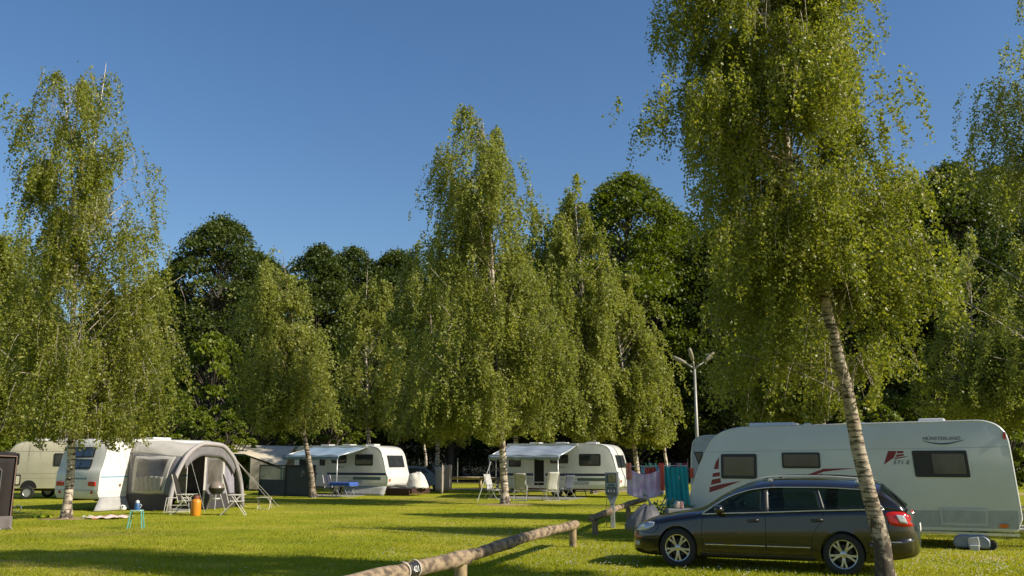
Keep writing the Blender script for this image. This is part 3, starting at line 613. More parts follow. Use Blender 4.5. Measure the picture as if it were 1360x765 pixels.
# columns: (bottom x, top x, kind after this column)
cols = [(1.38, 1.38, 'glass'), (2.38, 2.36, 'pillar'), (2.50, 2.47, 'glass'), (3.345, 3.24, 'pillar'), (3.40, 3.29, 'glass'), (4.30, 4.02, 'paint'), (4.60, 4.58, None)]
def col_at(i, t):
    a, b = cols[i], cols[i+1]; return a[0]+(b[0]-a[0])*t, a[1]+(b[1]-a[1])*t
for s in (-1, 1):
    for i in range(len(cols)-1):
        kind = cols[i][2]; nu = {'glass': 14, 'pillar': 2, 'paint': 6}[kind]
        def fn(u, v, i=i):
            xb, xt = col_at(i, u); zb, zt = ZB(xb), ZD(xt)
            x = xb+(xt-xb)*v; z = zb+(zt-zb)*v; return (x, s*(ysd(x, z)+.004), z)
        ob = MB().grid(fn, nu, 5, thick=.006).build({'glass': 'side_window', 'pillar': 'pillar', 'paint': 'rear_pillar'}[kind], {'glass': CARGLASS, 'pillar': BLACK, 'paint': PAINT}[kind], car, smooth=True)
# roof, windscreen and tailgate glass share one skin of columns
rx = [1.13, 1.2, 1.28, 1.38, 1.48, 1.6, 1.72, 1.86, 2.0, 2.12, 2.24, 2.36, 2.5, 2.7, 2.9, 3.1, 3.3, 3.5, 3.7, 3.9, 4.05, 4.16, 4.24, 4.32, 4.42, 4.52, 4.6, 4.655]
ts = [0, .03, .07, .12, .2, .35, .55, .8, 1.0, 1.2, 1.45, 1.65, 1.8, 1.88, 1.93, 1.97, 2.0]
def roofv(x, t):
    s = -1 if t <= 1 else 1; q = min(t, 2-t)
    ze = ZD(x) if x > 1.38 else cZS(x)+.02; ye = ysd(x, ze) if x > 1.38 else cYS(x)*.93
    zc = ZR(x); return (x, s*ye*(1-q), ze+(zc-ze)*(1-(1-q)**(3.2)))
V = [roofv(x, t) for x in rx for t in ts]; nt_ = len(ts); parts = {'roof': [], 'windscreen': [], 'tailgate_window': []}
for i in range(len(rx)-1):
    for j in range(nt_-1):
        q = min((ts[j]+ts[j+1])/2, 2-(ts[j]+ts[j+1])/2); xm = (rx[i]+rx[i+1])/2
        k = 'windscreen' if (1.14 < xm < 2.2 and q > .10) else 'tailgate_window' if (4.24 < xm < 4.6 and q > .14) else 'roof'
        parts[k].append((i*nt_+j, (i+1)*nt_+j, (i+1)*nt_+j+1, i*nt_+j+1))
for k, m_ in (('roof', PAINT), ('windscreen', CARGLASS2), ('tailgate_window', CARGLASS)):
    b = MB(); b.add(V, parts[k]); o = b.build(k, m_, car, smooth=True)
    bmx = bmesh.new(); bmx.from_mesh(o.data); bmesh.ops.delete(bmx, geom=[v for v in bmx.verts if not v.link_faces], context='VERTS'); bmx.to_mesh(o.data); bmx.free()
# chrome around the windows
for s in (-1, 1):
    b = MB(); b.tube([(x, s*(ysd(x, ZB(x))+.012), ZB(x)+.004) for x in np.linspace(1.38, 4.3, 26)], .011, 6)
    b.tube([(x, s*(ysd(x, ZD(x))+.008), ZD(x)+.004) for x in np.linspace(1.38, 4.02, 26)]+[(4.18, s*(ysd(4.18, 1.14)+.010), 1.14), (4.30, s*(ysd(4.3, ZB(4.3))+.012), ZB(4.3))], .010, 6)
    b.build('window_trim', CHROME, car, smooth=True)
    b = MB(); b.tube([(x, s*(.60-.02*((x-3.1))**2*.3), ZR(x)-.005+.035*min(1, max(0, (x-2.1)/.3), max(0, (4.15-x)/.25))) for x in np.linspace(2.1, 4.15, 16)], .013, 6)
    for x in (2.5, 3.9): b.box(x-.04, x+.04, s*.59-.012, s*.59+.012, ZR(x)-.05, ZR(x)+.012)
    b.build('roof_rail', ALU if s < 0 else BLACK, car, smooth=True)
# seats seen through the glass
for x, y in ((2.30, -.38), (2.30, .38), (3.25, -.42), (3.25, .42)):
    b = MB(); b.prism(rrect(y-.23, y+.23, .75, 1.13, .09), 0, .12, 'y'); b.prism(rrect(y-.12, y+.12, 1.15, 1.31, .06), .02, .10, 'y')
    b.v = [(x+v[1]+(v[2]-.75)*.25, v[0], v[2]) for v in b.v]; b.build('seat', SEAT, car, smooth=40)
b = MB(); b.lathe([(.0, -.012), (.17, -.012), (.18, 0), (.17, .012), (.0, .012)], n=18, M=Matrix.Translation((1.80, -.36, 1.0))@Matrix.Rotation(R(62), 4, 'Y')); b.build('steering_wheel', BLACK, car)
# door handles, door gaps, mouldings, mirrors, lamps
for s in (-1, 1):
    hx = [(2.14, .80), (3.17, .83)]
    for x, z in hx:
        b = MB(); p = on_side(x, z, .012, s); q = on_side(x+.20, z+.012, .012, s); b.tube([p, (Vector(p)+Vector(q))/2+Vector((0, s*.022, 0)), q], [.013, .017, .013], 6); hd = b.build('door_handle', PAINT, car, smooth=True)
        b = MB(); p2 = on_side(x+.01, z-.028, .004, s); q2 = on_side(x+.19, z-.018, .004, s); b.tube([p2, q2], .009, 4); b.build('recess', LINE, hd)
    gaps = [[(1.40, .86), (1.37, .70), (1.36, .50), (1.38, .30)], [(2.44, .93), (2.44, .75), (2.43, .5), (2.43, .30)], [(3.375, .98), (3.36, .86), (3.22, .66), (3.17, .5), (3.16, .30)], [(1.38, .29), (2.0, .285), (2.7, .285), (3.16, .29)], [(.62, .72), (.9, .78), (1.2, .83), (1.36, .86)], [(4.38, .98), (4.34, .80), (4.36, .64), (4.50, .60)], [(.30, .56), (.45, .55), (.56, .60), (.60, .70)]]
    for gp_ in gaps:
        n = len(gp_); pts = [on_side(sm(t, [i/(n-1) for i in range(n)], [p[0] for p in gp_]), sm(t, [i/(n-1) for i in range(n)], [p[1] for p in gp_]), .0008, s) for t in np.linspace(0, 1, 12)]
        MB().tube(pts, .0045, 4).build('door_gap', LINE, car)
    for a, e in ((1.42, 2.42), (2.45, 3.14), (4.08, 4.52)):
        z0 = .385 if a < 4 else .50
        side_patch('door_moulding', [(a, z0+.03), (e, z0+.03)], [(a, z0-.03), (e, z0-.03)], PAINT, .012, s=s)
        MB().tube([on_side(x, z0+.018+.005*(x-1.4), .018, s) for x in np.linspace(a, e, 8)], .009, 6).build('chrome_strip', CHROME, car)
    # mirror
    b = MB(); M_ = Matrix.Translation((1.70, s*.995, .965))@Matrix.Diagonal((.085, .115, .075, 1)); 
    b.lathe([(math.sin(t), -math.cos(t)) for t in np.linspace(0.001, math.pi-.001, 9)], n=14, M=M_); b.tube([(1.62, s*.87, .92), (1.68, s*.95, .935)], .025, 6); b.build('wing_mirror', PAINT, car, smooth=True)
    hl = side_patch('headlight', [(.17, .66), (.28, .715), (.44, .735), (.52, .725)], [(.13, .58), (.24, .575), (.38, .60), (.50, .66)], CLEARL, .008, s=s, nu=10)
    MB().lathe([(.0, -.01), (.045, -.008), (.05, 0), (.03, .006), (0, .008)], n=14, M=Matrix.Translation(on_side(.30, .64, .010, s))@Matrix.Rotation(R(90), 4, 'X')).build('lens', TRIM, hl)
    side_patch('front_marker', [(.12, .495), (.26, .49)], [(.12, .47), (.26, .465)], ORANGEL, .006, s=s)
    fg = side_patch('fog_light', [(.10, .40), (.22, .40)], [(.11, .33), (.21, .33)], CLEARL, .006, s=s)
    tl = side_patch('tail_light', [(4.30, .955), (4.42, .985), (4.55, .985), (4.665, .93)], [(4.36, .80), (4.45, .765), (4.58, .76), (4.70, .765)], REDL, .010, s=s, nu=12)
    side_patch('white_lens', [(4.46, .94), (4.58, .93)], [(4.52, .82), (4.63, .80)], CLEARL, .016, tl, s=s)
    side_patch('fuel_flap' if s > 0 else 'sill', [(1.32, .262), (3.2, .262)] if s < 0 else [(3.9, .90), (4.06, .90)], [(1.32, .215), (3.2, .215)] if s < 0 else [(3.9, .76), (4.06, .76)], BLACK if s < 0 else PAINT, .003, s=s)
side_patch('rear_bumper', [(4.05, .515), (4.4, .56), (4.70, .60)], [(4.05, .30), (4.4, .30), (4.70, .36)], PAINT, .014)
def patch_front(name, poly, m, x):  # front-facing plates
    b = MB(); b.prism(poly, 0, .012, 'y'); b.v = [(x-v[1], v[0], v[2]) for v in b.v]; return b.build(name, m, car)
patch_front('grille', rrect(-.42, .42, .36, .56, .04), BLACK, -.002)
patch_front('number_plate', rrect(-.26, .26, .40, .51, .01), WHITEP, -.016)
b = MB(); b.prism(rrect(-.26, .26, .66, .77, .01), 0, .012, 'y'); b.v = [(4.775+v[1], v[0], v[2]) for v in b.v]; b.build('number_plate', WHITEP, car)
# wheels: tyre, five-spoke rim, hub
ALLOY = mat('alloy_rim', (.58, .56, .52), .28, .8)
DISC = mat('brake_disc', (.035, .035, .035), .4, .7)
def wheel(wx, s):
    t = MB(); Mw = Matrix.Translation((wx, s*.795, .325))@Matrix.Rotation(-R(90)*s, 4, 'X')
    # axis along z before rotation; outer face at -z*s ...
    t.lathe([(.215, -.10), (.25, -.105), (.300, -.10), (.322, -.075), (.328, 0), (.322, .075), (.300, .10), (.25, .105), (.215, .10)], n=44, M=Mw, cap=False)
    ty = t.build('wheel', RUBBER, car, smooth=40)
    rb = MB(); rb.lathe([(.222, .095), (.218, .102), (.206, .098), (.198, .075), (.198, -.06), (.222, -.06)], n=44, M=Mw, cap=False)
    for k in range(5):
        a0 = 2*math.pi*k/5+math.pi/2*s
        for da in (-.115, .115):
            p = []
            for r_, hw, z in ((.045, .018, .082), (.12, .015, .088), (.205, .012+.006, .086)):
                an = a0+da*(r_/.13)**.75*1.25; c, s_ = math.cos(an), math.sin(an); tn = (-s_, c)
                p += [(c*r_-tn[0]*hw, s_*r_-tn[1]*hw, z), (c*r_+tn[0]*hw, s_*r_+tn[1]*hw, z)]
            lo = [(x, y, z-.03) for x, y, z in p]
            rb.add([Mw@Vector(q) for q in p+lo], [(0, 1, 3, 2), (2, 3, 5, 4), (6, 8, 9, 7), (8, 10, 11, 9), (0, 2, 8, 6), (2, 4, 10, 8), (1, 7, 9, 3), (3, 9, 11, 5), (0, 6, 7, 1), (4, 5, 11, 10)])
    rb.lathe([(0, .098), (.03, .097), (.052, .088), (.06, .05)], n=20, M=Mw); rb.build('rim', ALLOY, ty, smooth=35)
    MB().lathe([(0, .03), (.14, .03), (.15, .02), (.15, -.0), (0, -.0)], n=30, M=Mw).build('brake_disc', DISC, ty)
    MB().lathe([(0, -.02), (.2, -.02), (.2, -.04), (0, -.04)], n=24, M=Mw).build('wheel_well', DARKIN, ty)
for wx in WX:
    for s in (-1, 1): wheel(wx, s)
for wx in WX:
    b = MB(); b.box(wx-.335, wx+.335, -.60, .60, .20, .62); b.build('underbody', DARKIN, car)

# ------------------------------------------------------------------ caravans
def wheel_simple(parent, u, y, r=.31, n=28):
    t = MB(); M_ = Matrix.Translation((u, y, r))@Matrix.Rotation(R(90), 4, 'X')
    t.lathe([(r*.62, -.08), (r*.95, -.08), (r, -.05), (r, .05), (r*.95, .08), (r*.62, .08)], n=n, M=M_, cap=False); w_ = t.build('wheel', RUBBER, parent, smooth=40)
    MB().lathe([(0, .05), (r*.3, .06), (r*.58, .05), (r*.64, .075), (r*.64, -.06), (0, -.06)], n=n, M=M_).build('rim', STEEL, w_, smooth=40); return w_
def window(parent, u0, u1, z0, z1, frame=BLACK, pane=BLIND, r=.05, y=0., fw=.065, name='window', left=0., skew=0.):
    f = MB().prism(rrect(u0, u1, z0, z1, r, skew=skew), y-.022, y+.004, inset=.006).build(name, frame, parent, smooth=35)
    MB().prism(rrect(u0+fw+left, u1-fw, z0+fw, z1-fw, r*.7, skew=skew), y-.030, y-.018, inset=.004).build('pane', pane, f, smooth=35); return f
def van_body(root, prof, W, m=WHITE, name='body', rail=TRIM):
    b = MB(); b.prism(prof, 0, W/2, inset=.035)
    c = MB(); c.prism(prof, W, W/2, inset=.035); b.add(c.v, c.f)
    # the two end-to-middle walls meet in the middle: drop the inner caps by building one closed skin
    b = MB(); n = len(prof); us = [p[0] for p in prof]; zs = [p[1] for p in prof]; cu, cz = (min(us)+max(us))/2, (min(zs)+max(zs))/2; du, dz = (max(us)-min(us))/2, (max(zs)-min(zs))/2
    vs = []; RG = [(0, .04), (.012, .012), (.04, 0), (W-.04, 0), (W-.012, .012), (W, .04)]
    for y, q in RG:
        for u, z in prof: vs.append((cu+(u-cu)*(1-q/du), y, cz+(z-cz)*(1-q/dz)))
    fs = [(i*n+k, i*n+(k+1) % n, (i+1)*n+(k+1) % n, (i+1)*n+k) for i in range(5) for k in range(n)]+[tuple(reversed(range(n))), tuple(range(5*n, 6*n))]
    b.add(vs, fs); o = b.build(name, m, root, smooth=28)
    if rail:   # the aluminium edge rail that runs round the side wall
        def ins(q): return [(cu+(u-cu)*(1-q/du), -.0, cz+(z-cz)*(1-q/dz)) for u, z in prof]
        L_ = ins(.022); L_ = [(u, .008, z) for u, y, z in L_ if z > min(zs)+.25]
        top = sorted(range(len(L_)), key=lambda k: 0)
        # order from lower left over the roof to lower right
        k0 = max(range(len(L_)), key=lambda k: (Vector(L_[k])-Vector(L_[k-1])).length); L_ = L_[k0:]+L_[:k0]
        MB().tube(L_, .014, 6).build('edge_rail', rail, o, smooth=True)
    return o
def end_patch(root, prof, y0, y1, z0, z1, m, off=.02, right=True, name='window', frame=None, fw=.05):
    """patch that follows the curved nose of the profile"""
    def X(z):
        c = [];
        for i in range(len(prof)):
            a, b_ = prof[i-1], prof[i]
            if (a[1]-z)*(b_[1]-z) <= 0 and abs(a[1]-b_[1]) > 1e-6: c.append(a[0]+(b_[0]-a[0])*(z-a[1])/(b_[1]-a[1]))
        return (max(c) if right else min(c))+(off if right else -off)
    b = MB(); b.grid(lambda u, v: (X(z0+(z1-z0)*v), y0+(y1-y0)*u, z0+(z1-z0)*v), 3, 8, thick=-.02 if right else .02); return b.build(name, m, root, smooth=35)

# --- the big white caravan at the right
bc_a = at(917, 612, 21.6); bc_b = at(1356, 612, 18.35)
d = Vector((bc_b.x-bc_a.x, bc_b.y-bc_a.y)); brot = math.atan2(d.y, d.x); BL = d.length
big = empty('caravan', (bc_a.x, bc_a.y, 0), brot); tag(big, 'big white touring caravan with maroon decals behind the dark car', 'caravan')
bl = lambda x, y: side_uz(x, y, big.location, brot)
pts = [(912, 676, .12), (917, 648, .4), (936, 598, .7), (948, 577, .35), (975, 566.5, .4), (1312, 557, .25), (1337, 571, .35), (1344, 604, .6), (1359, 690, .05), (1352, 707, .03), (930, 700, .15)]
bp_ = roundpoly([(*bl(x, y), r) for x, y, r in pts], 6); bp_ = [(u, z) for u, z in bp_]
bigbody = van_body(big, bp_, 2.3, mat('white_side_wall', (.55, .575, .575), .3, c2=(.50, .525, .525), scale=.9, spec=.5, coat=.25))
def W_(x0, x1, y0, y1, **k):
    u0, z1 = bl(x0, y0); u1, z0 = bl(x1, y1); um, _ = bl(x0, y1); return window(big, u0, u1, z0, z1, **k)
W_(957, 1006, 603, 636, r=.04, skew=.03); wk = W_(1038, 1090, 601, 622, r=.04, fw=.04, pane=PANE); W_(1212, 1288, 598.5, 634, r=.03, left=.30, skew=-.07)
def strip(parent, pts_, m, name, y=-.004, bx=bl):
    b = MB(); b.prism([bx(x, y_) for x, y_ in pts_], y, y+.006); return b.build(name, m, parent)
LOWG = mat('light_grey_lower_band', (.35, .375, .36), .35)
strip(big, [(1206, 677.5), (1352, 678.5), (1354, 703), (1206, 699)], LOWG, 'lower_band', y=-.002)
strip(big, [(1090, 676), (940, 672), (940, 693), (1090, 696)], LOWG, 'lower_band', y=-.002)
fl = strip(big, [(1247, 674), (1312, 675.5), (1313, 699), (1250, 697)], mat('pale_frame', (.47, .49, .485), .4), 'service_flap', y=-.012); strip(fl, [(1251, 677.5), (1308.5, 679), (1309.5, 695.5), (1253.5, 694)], LOWG, 'flap_panel', y=-.016)
b = MB(); zl = [bl(x, y)[1] for x, y in ((935, 600), (1342, 593))]; ul = [bl(x, 600)[0] for x in (938, 1340)]
b.add([(ul[0], -.003, zl[0]), (ul[1], -.003, zl[1]), (ul[1], -.003, zl[1]-.012), (ul[0], -.003, zl[0]-.012)], [(0, 1, 2, 3)]); b.build('seam', GREYW, big)
b = MB(); u0, z0 = bl(932, 697); u1, z1 = bl(1354, 702); b.box(u0, u1, -.012, .02, min(z0, z1)-.02, min(z0, z1)+.03); b.build('bottom_rail', TRIM, big)
# maroon decals
strip(big, [(955, 607), (954.5, 623), (948, 623), (950.5, 614)], MAROON, 'decal'); strip(big, [(956, 627), (956, 632.5), (946, 633.5), (947, 628.5)], MAROON, 'decal')
strip(big, [(957, 635), (957.5, 641), (944, 644), (945.5, 637)], MAROON, 'decal'); strip(big, [(942.5, 647), (958, 643), (985, 638.5), (958, 649), (942, 654)], MAROON, 'decal')
strip(big, [(1067, 632.5), (1094, 622.5), (1137, 621.8), (1102, 625.5), (1094, 626.5), (1080, 631.5)], MAROON, 'decal'); strip(big, [(1076, 631.8), (1093, 629), (1088, 632.5)], MAROON, 'decal')
strip(big, [(1179.5, 599), (1191, 599), (1187, 608), (1174, 617)], MAROON, 'emblem', y=-.005); strip(big, [(1192, 599), (1200, 599), (1200, 601.5), (1191, 602.5)], MAROON, 'emblem', y=-.005)
strip(big, [(1190.5, 604), (1200.5, 602.8), (1200.5, 605), (1189.5, 607)], MAROON, 'emblem', y=-.005); strip(big, [(1188.5, 608), (1207, 605.5), (1200, 607.7), (1188, 610)], MAROON, 'emblem', y=-.005)
u, z = bl(1197, 616.5); text_obj('lettering', '571 E', .115, TEXTG, big, side_M(u, z), .2, 1.25)
u, z = bl(1250, 584.5); text_obj('lettering', 'MÜNSTERLAND', .10, TEXTG, big, side_M(u, z), .25, 1.0)
b = MB(); pp = [bl(1226+54*t, 584.6+5.5*math.sin(math.pi*(t*.88+.06))-1.5*t) for t in np.linspace(0, 1, 17)]
b.tube([(p[0], -.006, p[1]) for p in pp], [.004+.011*math.sin(math.pi*k/16) for k in range(17)], 5); b.build('swoosh', TEXTG, big)
MB().prism([(u, z) for u, z in [(bl(1333.5, 698.5)[0]+.09*math.cos(t), bl(1333.5, 698.5)[1]+.04*math.sin(t)) for t in np.linspace(0, 6.28, 14)[:-1]]], -.03, .0).build('side_marker', ORANGEL, big)
MB().prism([(bl(1334, 578.5)[0]+.03*math.cos(t), bl(1334, 578.5)[1]+.075*math.sin(t)) for t in np.linspace(0, 6.28, 12)[:-1]], -.03, .0).build('top_marker', REDL, big)
def hatch(root, x0, x1, y, h, bx=bl, w0=.7, w1=1.3, m=WHITE):
    u0, z = bx(x0, y); u1, _ = bx(x1, y); b = MB(); b.box(u0, u1, w0, w1, z-.1, z+h); return b.build('roof_hatch', m, root, bevel=.03)
hatch(big, 990, 1050, 567, .10, w0=.3, w1=1.0); hatch(big, 1063, 1072, 565.5, .07, w0=.3, w1=.5); hatch(big, 1114, 1140, 563, .06, w0=.8, w1=1.4); hatch(big, 1216, 1252, 562, .12, w0=.6, w1=1.2)
um = BL*.53
for y in (.12, 2.18): wheel_simple(big, um, y, .32)
b = MB(); b.box(.7, BL-.5, .5, .6, .36, .44); b.box(.7, BL-.5, 1.7, 1.8, .36, .44); b.tube([(um, .2, .34), (um, 2.1, .34)], .04); b.build('chassis', BLACK, big)
for u in (bl(1295, 710)[0], .9):
    b = MB(); b.tube([(u-.28, .3, .44), (u+.02, .3, .26), (u-.1, .3, .02)], .02, 5); b.tube([(u+.3, .3, .44), (u-.02, .3, .26), (u+.1, .3, .02)], .02, 5); b.tube([(u-.2, .3, .44), (u+.26, .3, .30)], .018, 5); b.box(u-.14, u+.14, .22, .38, 0, .03); b.build('corner_steady', BLACK, big)
b = MB(); b.tube([(BL-.4, .55, .36), (BL+1.25, 1.15, .42)], .04, 6); b.tube([(BL-.4, 1.75, .36), (BL+1.25, 1.15, .42)], .04, 6); b.build('drawbar', STEEL, big)
# waste water tank beside the corner steady
p = gp(1296, 730)
tk = empty('waste_water_tank', (p.x, p.y+.1, 0), brot); tag(tk, 'grey wheeled waste water tank lying under the big white caravan', 'tank')
TANK = mat('blue_grey_plastic', (.22, .25, .29), .5)
b = MB(); b.prism(roundpoly([(-.33, .03, .06), (-.36, .20, .08), (-.22, .29, .06), (.24, .29, .06), (.34, .18, .08), (.32, .03, .06)]), -.18, .18, inset=.03); b.build('tank', TANK, tk, smooth=35)
b = MB(); b.prism(roundpoly([(-.07, .05, .02), (-.08, .23, .03), (.12, .26, .03), (.14, .06, .02)]), -.225, -.17, inset=.01); b.build('lid', mat('pale_grey_plastic', (.5, .5, .47), .5), tk)
for y in (-.13, .13): MB().lathe([(0, -.025), (.085, -.025), (.095, 0), (.085, .025), (0, .025)], n=18, M=Matrix.Translation((.34, y, .095))@Matrix.Rotation(R(90), 4, 'X')).build('wheel', RUBBER, tk)
b = MB(); b.box(-.05, .12, -.32, -.2, 0, .10); b.build('foot', mat('pale_grey_plastic', (.5, .5, .47), .5), tk, bevel=.01)
# --- the caravan hidden behind it
p = at(917, 612, 29.5)
hb = empty('caravan', (p.x, p.y, 0), brot+.05); tag(hb, 'pale caravan mostly hidden behind the left end of the big white caravan', 'caravan')
hbl = lambda x, y: side_uz(x, y, hb.location, brot+.05)
hp = roundpoly([(*hbl(917, 652), .1), (*hbl(917, 600), .2), (*hbl(921, 578), .45), (5.6, 2.62, .3), (5.9, .6, .1), (5.5, .42, .05), (.15, .42, .1)], 6)
van_body(hb, hp, 2.2, GREYW)
f = MB().prism([hbl(x, y) for x, y in ((921.5, 600), (933, 600), (933, 606), (928, 617))], -.02, .004).build('window', BLACK, hb); MB().prism([hbl(x, y) for x, y in ((923.5, 601.5), (932, 601.5), (932, 606), (928, 613))], -.028, -.018).build('pane', PANE, f)
u, z = hbl(919, 627); MB().box(u-.06, u+.05, -.03, .1, z-.18, z+.12).build('tail_light', REDL, hb)
wheel_simple(hb, 3, .12); wheel_simple(hb, 3, 2.08)

# --- caravans with awning A (left middle) and B (middle): two of a kind, each with its own canopy and colours
def touring_van(loc, rot, L, label, hgt=2.55, stripe2=True, door_open=False, W=2.2, rear_round=.35, xs=None):
    root = empty('caravan', loc, rot); tag(root, label, 'caravan')
    prof = roundpoly([(0, .42, .12), (-.05, 1.2, .3), (.10, hgt-.02, rear_round), (L-1.05, hgt, .9), (L-.42, hgt-.22, .5), (L-.12, 1.15, .45), (L, .95, .2), (L-.02, .5, .15), (L-.25, .40, .1)], 6)
    van_body(root, prof, W, WHITE)
    s_ = xs or {}
    b = MB(); b.box(.12, L-.15, -.004, .01, 1.02, 1.14); b.build('blue_stripe', NAVY, root)
    b = MB(); b.box(.12, L-1.2, -.004, .01, .86, .88); b.build('thin_stripe', NAVY, root)
    b = MB(); b.box(L-2.15, L-.45, -.004, .01, .78, .93); b.build('green_stripe', GREENST, root)
    window(root, L-2.05, L-.95, 1.50, 2.08, r=.07, pane=PANE)
    window(root, L-3.55, L-2.60, 1.62, 2.05, r=.06, pane=PANE)
    window(root, .35, 1.0, 1.45, 2.08, r=.06, pane=PANE)
    dr = MB().prism(rrect(L-4.45, L-3.80, .52, 2.18, .06), -.014, .002, inset=.004).build('door', mat('door_white', (.66, .67, .64), .4), root, smooth=35)
    if door_open:
        dr['label'] = 'open door, dark doorway'; MB().prism(rrect(L-4.38, L-3.87, .56, 2.12, .05), -.019, -.012).build('doorway', DARKIN, dr)
    else: MB().prism(rrect(L-4.30, L-3.95, 1.5, 2.0, .05), -.026, -.012).build('door_window', PANE, dr)
    b = MB(); b.box(L-3.2, L-2.75, -.012, .0, 1.38, 1.5); b.build('vent_grille', GREYW, root)
    b = MB(); b.box(L-2.45, L-1.55, -.01, .0, .60, .76); b.build('service_flap', GREYW, root)
    for u in (1.2, 2.6, L-1.9): b = MB(); b.box(u, u+.55, .7, 1.25, hgt-.06, hgt+.07); b.build('roof_hatch', WHITE, root, bevel=.02)
    for y in (.1, W-.1): wheel_simple(root, L*.47, y)
    b = MB(); b.box(.5, L-.5, .5, .58, .33, .42); b.box(.5, L-.5, W-.58, W-.5, .33, .42); b.build('chassis', BLACK, root)
    b = MB(); b.tube([(L-.4, .5, .38), (L+1.25, W/2, .42)], .04, 6); b.tube([(L-.4, W-.5, .38), (L+1.25, W/2, .42)], .04, 6); b.tube([(L+1.15, W/2, .62), (L+1.15, W/2, .02)], .03, 6); b.build('drawbar', STEEL, root)
    fr = end_patch(root, prof, .35, W-.35, 1.42, 2.02, BLACK, .012, name='front_window'); end_patch(fr, prof, .42, W-.42, 1.49, 1.95, PANE, .022, name='pane')
    b = MB()
    for y in (.15, W-.15): b.box(L-.03, L+.03, y-.07, y+.07, .72, .84)
    b.build('front_marker', ORANGEL, root)
    return root, prof
def canopy(label, parent_loc, rot, u0, u1, out, z_in, z_out, m, poles, sag=.10, name='canopy', cat='awning', val=.22):
    root = empty(name, parent_loc, rot); tag(root, label, cat)
    def fn(u, v):
        return (u0+(u1-u0)*u, -.02-out*v, z_in+(z_out-z_in)*v-sag*math.sin(math.pi*v)*(.6+.4*math.sin(math.pi*u))+.018*math.sin(u*17))
    MB().grid(fn, 24, 10, thick=.012).build('roof_fabric', m, root, smooth=True)
    b = MB(); b.grid(lambda u, v: (u0+(u1-u0)*u, -.02-out-.006, z_out-.01-(val*(.72+.28*abs(math.sin(u*math.pi*6))))*v), 36, 2, thick=.006); b.build('valance', m, root, smooth=True)
    c = MB(); c.box(u0-.05, u1+.05, -.12, .01, z_in-.03, z_in+.10); c.build('cassette', TRIM, root, bevel=.02)
    for u in poles: MB().tube([(u, -out, 0), (u, -out, z_out)], .022, 6).build('pole', ALU, root, smooth=True)
    for u in (u0+.02, u1-.02): MB().tube([(u, -.05, z_in-.02), (u, -out, z_out-.03)], .02, 6).build('arm', ALU, root, smooth=True)
    MB().tube([(u0, -out, z_out-.02), (u1, -out, z_out-.02)], .024, 6).build('front_bar', ALU, root, smooth=True)
    return root
BLUEF = mat('pale_blue_awning_fabric', (.30, .42, .55), .75, c2=(.24, .35, .48), scale=2, trans=.25)
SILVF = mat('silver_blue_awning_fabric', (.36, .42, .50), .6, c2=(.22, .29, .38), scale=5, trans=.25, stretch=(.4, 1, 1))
# A: near front corner at the right
uA = Vector((.90, -.42)).normalized(); LA = 6.0; pA = at(516, 612, 47.2); oA = Vector((pA.x, pA.y))-uA*LA; rA = math.atan2(uA.y, uA.x)
vanA, profA = touring_van((oA.x, oA.y, 0), rA, LA, 'white caravan with blue stripes under the plain pale blue canopy')
canopy('plain pale blue canopy stretched from the caravan by the grey windbreak', (oA.x, oA.y, 0), rA, 1.15, LA-1.35, 2.4, 2.45, 2.02, BLUEF, (1.2, LA-1.45))
b = MB(); b.grid(lambda u, v: (LA-2.6+2.55*u, -.03-.25*v, .46-.45*v), 8, 4, thick=.01); b.build('skirt', SKIRT, vanA, smooth=True)
b = MB(); b.box(LA-.25, LA+1.3, .2, 2.0, .10, .36); b.box(LA-.2, LA+1.2, .1, .2, .02, .30); bx_ = b.build('timber_stack', mat('dark_red_timber', (.045, .016, .012), .8, scale=12), None); bx_.location = (oA.x, oA.y, 0); bx_.rotation_euler = (0, 0, rA); tag(bx_, 'low dark red timber box under the drawbar of the caravan with pale blue canopy', 'box')
b = MB(); b.lathe([(.0, .75), (.18, .78), (.34, .66), (.42, .40), (.50, .12), (.55, .0)], n=22)
rr_ = random.Random(4); b.v = [(v[0]*1.0*(1+.12*math.sin(5*math.atan2(v[1], v[0])+v[2]*4)), v[1]*.9*(1+.1*math.cos(4*math.atan2(v[1], v[0])-v[2]*6)), v[2]+.05*math.sin(v[0]*14+v[1]*9)) for v in b.v]
cvr = b.build('cover', mat('white_cover_fabric', (.62, .60, .55), .7, bump=.6, scale=7), None, smooth=True); cvr.location = (oA.x+uA.x*(LA+1.0)+.5, oA.y+uA.y*(LA+1.0)+1.0, .36); cvr.scale = (1.1, 1.1, 1.0); tag(cvr, 'crumpled white cover wrapped over the hitch of the caravan with pale blue canopy', 'cover')
# B
uB = Vector((.93, -.37)).normalized(); LB = 6.1; pB = at(823, 612, 44.3); oB = Vector((pB.x, pB.y))-uB*LB; rB = math.atan2(uB.y, uB.x)
vanB, profB = touring_van((oB.x, oB.y, 0), rB, LB, 'white caravan with open dark door and silver deck chairs in front', door_open=True, hgt=2.6)
canopy('silver blue canopy with dappled shade over the silver deck chairs', (oB.x, oB.y, 0), rB, .35, LB-2.15, 2.6, 2.5, 2.0, SILVF, (.4, LB-2.25), name='canopy')
